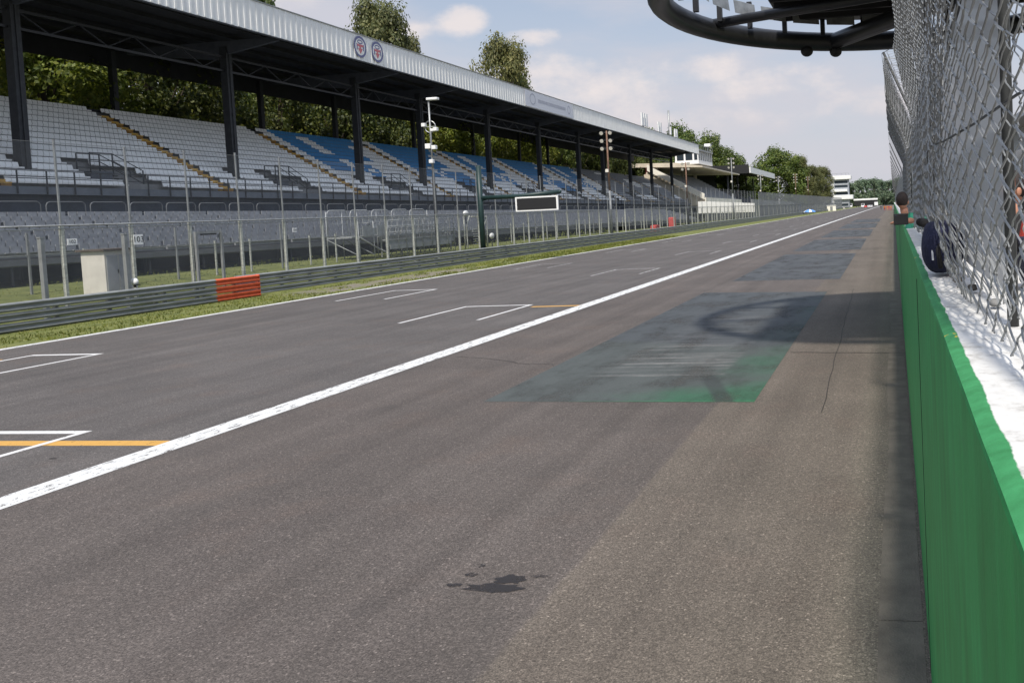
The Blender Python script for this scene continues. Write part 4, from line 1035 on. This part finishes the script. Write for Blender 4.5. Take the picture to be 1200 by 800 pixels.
# ------------------------------------------------------------------ gantry ring above the pit exit
t = thing('ring_gantry', 'black circular tube gantry hanging over the pit wall against the sky', 'gantry', (.4, 17.8, 7.5))
b = B(); n = 72; b.tube([(5.15*math.cos(2*math.pi*k/n), (5.4 if k < n/2 else 4.6)*math.sin(2*math.pi*k/n), 0) for k in range(n)], .25, 16, closed=True); b.done('ring_tube', M['gantry'], t)
b = B(); ns = 40; se = lambda a, r: math.copysign(abs(math.cos(a))**.16, math.cos(a))*r
lo = [(max(-3.2, 5.0*math.cos(2*math.pi*k/ns)), 5.25*math.sin(2*math.pi*k/ns)) if k <= ns//2 else (max(-3.2, se(2*math.pi*k/ns, 4.9)), -4.55*abs(math.sin(2*math.pi*k/ns))**.3) for k in range(ns)]
va = [b.bm.verts.new((x, y, .55)) for x, y in lo]; vb = [b.bm.verts.new((x, y, .68)) for x, y in lo]
b.bm.faces.new(va); b.bm.faces.new(vb[::-1])
for k in range(ns): b.bm.faces.new((va[k], va[(k+1) % ns], vb[(k+1) % ns], vb[k]))
b.done('deck', M['gantry'], t)
b = B()
for k in range(12): b.box(-3.1, 3.7, -3.9+k*.70, -3.78+k*.70, .40, .548)
b.done('deck_joists', M['black'], t)
b = B(); b.tube([(-1.85, 5.0, .0), (3.5, -1.9, .12)], .22, 14); b.done('diagonal_tube', M['gantry'], t)
b = B(); b.tube([(-4.6, 2.2, .1), (3.6, .4, .35)], .12, 10); b.tube([(-4.9, -.8, .1), (3.8, -.6, .3)], .12, 10); b.done('cross_tube', M['gantry'], t)
for k in range(11):
    a = math.pi*(.42+.075*k); x, y = 4.75*math.cos(a), 5.0*math.sin(a)
    B().box(x-.06, x+.06, y-.06, y+.06, .1, .75).done('strut', M['gantry'], t)
b = B()
for k in range(9):
    a = math.pi*(.45+.07*k); a2 = a+math.pi*.055; p = [(4.45*math.cos(q), 4.7*math.sin(q)) for q in (a, a2)]
    b.quad((p[0][0], p[0][1], .3), (p[1][0], p[1][1], .3), (p[1][0]*1.01, p[1][1]*1.01, .62), (p[0][0]*1.01, p[0][1]*1.01, .62))
b.done('pale_side_panel', M['steel'], t)
for x, y in ((-2.55, 4.62), (-1.80, 4.98)):
    b = B(); b.sphere((x, y, -.27), .17, .17, .15, 14); b.done('dome_lamp', M['black'], t)
for y in (-3.5, 3.3):
    b = B(); b.tube([(4.2, y, -7.5), (4.2, y, .1)], .26, 12); b.done('support_column', M['gantry'], t)

# ------------------------------------------------------------------ pit building behind the fence
t = thing('pit_building', 'long pale grey pit building with dark windows behind the fence', 'building', (14, 40, 0))
B().box(0, 14, 0, 260, 0, 10.5).done('wall', mat('pit_wall_render', (.42, .43, .43), .85, 0, .12, .4), t)
B().box(-1.8, 14.2, -.3, 260.3, 10.502, 11.1).done('roof', mat('pit_roof_edge', (.5, .5, .5), .6), t)
for k in range(40):
    B().box(-.05, -.003, 1.5+k*6.45, 6.2+k*6.45, .1, 3.4).done('garage_door', M['seat_grey'] if k % 2 else M['darksteel'], t)
for k in range(40):
    B().box(-.04, -.003, 1.5+k*6.45, 6.2+k*6.45, 5.2, 8.2).done('window', M['glass'], t)

# ------------------------------------------------------------------ trees
def tree_meshes(name, leafm, h=10., rx=3.6, nclump=60, per=110, ls=.2, seed=1, low=.25):
    random.seed(seed); b = B(); th = h*.6
    def limb(p, q, r0, r1, n=5):
        pts = [p.lerp(q, k/n)+Vector((R(-.1, .1), R(-.1, .1), 0))*(k and 1)*(q-p).length*.08 for k in range(n+1)]
        b.tube(pts, [r0+(r1-r0)*k/n for k in range(n+1)], 7, cap=False); return pts
    tr = limb(Vector((0, 0, -.3)), Vector((R(-.3, .3), R(-.3, .3), h*.85)), h*.024, h*.006, 8)
    cl = []
    for k in range(nclump):
        u = R(0, 1); z = h*(low+(1-low)*u); prof = math.sin(math.pi*min(1, max(.0, (u*.86+.12))))**.6
        a = R(0, 2*math.pi); rr = rx*prof*math.sqrt(R(.12, 1))*R(.8, 1.12)
        c = Vector((rr*math.cos(a), rr*math.sin(a), z)); cl.append((c, R(.55, 1.15)*rx*.26))
        if k % 3 == 0:
            base = tr[min(len(tr)-2, max(1, int((z/h-.18)*8)))]; limb(base, c, h*.008, h*.002, 4)
    trunk = b
    b2 = B()
    for c, r in cl:
        for _ in range(per):
            d = Vector((random.gauss(0, 1), random.gauss(0, 1), random.gauss(0, .8))).normalized()*r*R(.45, 1.1)
            p = c+d; nrm = (d.normalized()+Vector((R(-.8, .8), R(-.8, .8), R(-.2, 1.2)))).normalized(); u = nrm.orthogonal().normalized()
            u = (Matrix.Rotation(R(0, 6.28), 3, nrm) @ u); w = nrm.cross(u); s = ls*R(.6, 1.4)
            b2.bm.faces.new([b2.bm.verts.new(q) for q in (p-u*s, p+w*s*.6, p+u*s, p-w*s*.6)])
    root = bpy.data.objects.new(name, None)
    L(root); o1 = trunk.done('trunk', M['bark'], root); o2 = b2.done('crown', leafm, root, recalc=False)
    return root
P1 = tree_meshes('leafy_tree', M['leaf_y'], 10, 3.9, 110, 230, .115, 1, .12)
P2 = tree_meshes('leafy_tree', M['leaf'], 10, 3.3, 90, 200, .12, 2, .2)
M['leaf_shade'] = leaf_mat('leaves_shaded', (.025, .042, .008), (.06, .085, .015), (.15, .165, .028))  # darker leaf copy, shade behind the stand put into its colour
P6 = tree_meshes('leafy_tree', M['leaf_shade'], 10, 3.7, 110, 170, .12, 9, .1)
P3 = tree_meshes('leafy_tree', M['leaf_o'], 10, 3.5, 120, 230, .095, 3, .22)
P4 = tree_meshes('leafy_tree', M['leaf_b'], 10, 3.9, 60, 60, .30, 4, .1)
P5 = tree_meshes('leafy_tree', M['leaf'], 10, 4.2, 130, 150, .14, 6, .1)
used = set()
def tree(P, x, y, z, h, wid, label, group=None):
    sx = wid/7.4; s = (sx, sx, h/10)
    if P not in used: t = P; used.add(P); t.location = (x, y, z); t.scale = s; t.rotation_euler = (0, 0, R(0, 6))
    else: t = dup(P, (x, y, z), rz=R(0, 6), scale=s)
    tag(t, label, 'tree', group)
    if not group and 'group' in t: del t['group']
    return t
GB = 'trees packed behind the main grandstand'
random.seed(21)
k = 0; y = 34.
while y < 215:
    for row in range(2):
        P = P1 if row == 0 and any(a < y < c for a, c in ((48, 66), (104, 117), (124, 150))) else (P2 if random.random() < .35 else P6)  # bright crowns stand for sunlit patches, dark ones for shade
        tree(P, -66-row*8+R(-1.5, 1.5), y+R(-2, 2)+row*4, 1, R(19, 22.5)+(row*1.5), R(9, 12), 'bright leafy tree between the roof and top seats of the main grandstand' if row == 0 else 'shaded leafy tree deep behind the main grandstand', GB+(' front row' if row == 0 else ' back row'))
    y += 8.2; k += 1
tree(P3, -72, 110, 1, 33.2, 14, 'tall olive tree above the roof beside the two round badges')
tree(P3, -72, 118, 1, 29.6, 8, 'lower flank tree to the right of the tall olive tree above the roof')
tree(P3, -72, 149, 1, 35.2, 15, 'tall yellow green tree above the middle of the roof')
tree(P5, -73, 157, 1, 31, 7, 'slim tree against the right side of the tall tree above the roof')
tree(P2, -74, 90, 1, 31.5, 7, 'tree top just peeping over the roof at the upper left')
# beyond the stands
for i, (px, y, h, w, P, l) in enumerate([
    (-82, 320, 36, 24, P5, 'large round green tree behind the control room, left one'), (-72, 330, 34, 20, P2, 'large green tree right of the control room'),
    (-63, 326, 26, 15, P5, 'green tree sloping down behind the floodlight pole'), (-58, 300, 19, 15, P2, 'low dark tree beside the covered stand'),
    (-90, 300, 33, 20, P5, 'large green tree behind the far end of the main roof'),
    (-53, 385, 30, 26, P5, 'big round green tree right of the white roof edge'), (-62, 380, 22, 18, P2, 'green tree under the white roof edge'),
    (-44, 392, 27, 15, P3, 'thin crowned tree in the middle of the far group'), (-39, 400, 22.5, 15, P3, 'olive tree left of the control tower'),
    (-36, 430, 23, 14, P3, 'darker olive tree close to the control tower'), (-47, 400, 20, 13, P3, 'brownish green tree behind the floodlight poles'), (-42, 470, 24, 14, P4, 'hazy tree just behind the control tower')]):
    tree(P, px, y, -1, h, w, l)
random.seed(8)
for k in range(26):
    x = -50+k*3.6+R(-1, 1); tree(P4, x, 780+R(-30, 40), -2, R(21, 27), R(13, 19), 'hazy green tree in the wood closing the end of the straight', 'trees across the end of the straight')
for k in range(14):
    x = -120-k*16; tree((P5, P2)[k % 2], x, 420+R(-30, 40), 0, R(20, 28), R(14, 20), 'leafy tree in the park woodland left of the stands', 'park trees far behind the stands')
for P in (P1, P2, P3, P4, P5, P6):
    assert P in used

# ------------------------------------------------------------------ camera
dY = Vector((147, -54, 970)).normalized(); s = .045
a = -(970*970+54*54-54*s*147)/(147+54*s); bb = -54+s*(147-a)
dX = Vector((-a, -bb, -970)); dX = (dX-dY*dX.dot(dY)).normalized(); dZ = dX.cross(dY)
if dZ.y > 0: dZ = -dZ
# rows: world axes in image coords (x right, y down, z forward) -> camera axes in world
right = Vector((dX.x, dY.x, dZ.x)); down = Vector((dX.y, dY.y, dZ.y)); fwd = Vector((dX.z, dY.z, dZ.z))
cam = bpy.data.cameras.new('camera'); co = bpy.data.objects.new('camera', cam); L(co); S.camera = co
rot = Matrix((right, -down, -fwd)).transposed()
co.matrix_world = Matrix.Translation((0, 0, H)) @ rot.to_4x4()
cam.sensor_width = 36; cam.sensor_fit = 'HORIZONTAL'; cam.lens = 36*970/1200; cam.shift_x = -300/1200; cam.shift_y = -110/1200
cam.clip_start = .05; cam.clip_end = 6000

# ------------------------------------------------------------------ light
EL = math.atan2(1, math.hypot(.075, .70)); trav = Vector((-.085, .70, -1)).normalized()
sun = bpy.data.lights.new('sun', 'SUN'); sun.energy = 4.3; sun.angle = math.radians(2.6); sun.color = (1, .94, .85)
so = bpy.data.objects.new('sun', sun); L(so); so.rotation_euler = trav.to_track_quat('-Z', 'Y').to_euler(); so.location = (0, -30, 60)
w = bpy.data.worlds.new('World'); S.world = w; w.use_nodes = True; nt = w.node_tree; N = nt.nodes; K = nt.links
bg = N['Background']; sky = N.new('ShaderNodeTexSky'); sky.sky_type = 'NISHITA'; sky.sun_disc = False; sky.sun_elevation = EL
sky.sun_rotation = math.pi-math.atan2(.075, .70); sky.air_density = 1.0; sky.dust_density = 1.6; sky.ozone_density = 1.2
tc = N.new('ShaderNodeTexCoord'); sep = N.new('ShaderNodeSeparateXYZ'); K.new(tc.outputs['Generated'], sep.inputs[0])
def mth(op, a, b=0.):
    n = N.new('ShaderNodeMath'); n.operation = op
    for i, q in enumerate((a, b)):
        if isinstance(q, (int, float)): n.inputs[i].default_value = q
        else: K.new(q, n.inputs[i])
    return n.outputs[0]
def smooth(x, a, b):
    n = N.new('ShaderNodeMapRange'); n.interpolation_type = 'SMOOTHSTEP'; K.new(x, n.inputs[0]); n.inputs[1].default_value = a; n.inputs[2].default_value = b; return n.outputs[0]
def wmix(f, a, b):
    n = N.new('ShaderNodeMix'); n.data_type = 'RGBA'
    for i, q in ((0, f), (6, a), (7, b)):
        if isinstance(q, tuple): n.inputs[i].default_value = (*q, 1)
        elif isinstance(q, (int, float)): n.inputs[i].default_value = q
        else: K.new(q, n.inputs[i])
    return n.outputs[2]
yy = mth('MAXIMUM', sep.outputs[1], .02); uu = mth('DIVIDE', sep.outputs[0], yy); vv = mth('DIVIDE', sep.outputs[2], yy)
el = sep.outputs[2]
def noi(sc, det, stretch, rough=.6, loc=(0, 0, 0)):
    mp = N.new('ShaderNodeMapping'); mp.inputs['Scale'].default_value = stretch; mp.inputs['Location'].default_value = loc; K.new(tc.outputs['Generated'], mp.inputs[0])
    n = N.new('ShaderNodeTexNoise'); n.inputs['Scale'].default_value = sc; n.inputs['Detail'].default_value = det; n.inputs['Roughness'].default_value = rough; K.new(mp.outputs[0], n.inputs['Vector']); return n.outputs['Fac']
cumn = noi(10, 10, (1, 1, 1.7), .6); soft = noi(3.2, 6, (1, 1, 3.2), .55, (1.3, 0, .4))
# sky base tinted milky towards the horizon
haze = smooth(el, .42, -.02)
base = wmix(mth('MULTIPLY', haze, .97), wmix(.35, sky.outputs[0], (3.3, 4.2, 5.4)), (4.55, 4.6, 5.05))
def cloud(u0, v0, ru, rv, th=.0):
    du = mth('DIVIDE', mth('SUBTRACT', uu, u0), ru); dv = mth('DIVIDE', mth('SUBTRACT', vv, v0), rv)
    # flat bottoms: squash the underside
    r2 = mth('ADD', mth('MULTIPLY', du, du), mth('MULTIPLY', dv, dv))
    f = mth('SUBTRACT', mth('ADD', mth('SUBTRACT', 1.0, r2), mth('MULTIPLY', mth('SUBTRACT', cumn, .5), 6.5)), th)
    return smooth(f, -.35, 1.7)
cl = None
for c in ((-.41, .160, .10, .050), (-.335, .158, .10, .038), (-.46, .140, .12, .026), (-.545, .252, .035, .018), (-.44, .225, .04, .012), (-.24, .170, .07, .022), (-.14, .145, .09, .022), (-.61, .246, .04, .014), (-.72, .34, .12, .05), (.0, .12, .08, .025), (-.22, .105, .12, .02)):
    q = cloud(*c); cl = q if cl is None else mth('MAXIMUM', cl, q)
lit = smooth(mth('ADD', vv, mth('MULTIPLY', cumn, .10)), .10, .22)
ccol = wmix(lit, (4.6, 4.5, 4.9), (6.5, 5.9, 5.75))
veil = mth('MULTIPLY', smooth(soft, .40, .68), .75)
full = wmix(veil, base, (4.9, 4.75, 5.15))
full = wmix(mth('MULTIPLY', cl, .85), full, ccol)
ov = N.new('ShaderNodeVectorMath'); ov.operation = 'SCALE'; K.new(full, ov.inputs[0]); K.new(mth('ADD', 1., mth('MULTIPLY', smooth(el, .38, .7), .8)), ov.inputs['Scale'])  # extra sky brightness added overhead, out of view, to lift shadows
K.new(ov.outputs[0], bg.inputs[0]); bg.inputs[1].default_value = .135
S.view_settings.view_transform = 'Standard'; S.view_settings.look = 'None'; S.view_settings.exposure = 0
S.render.engine = 'CYCLES'; S.cycles.max_bounces = 6; S.cycles.transparent_max_bounces = 24; S.cycles.diffuse_bounces = 3
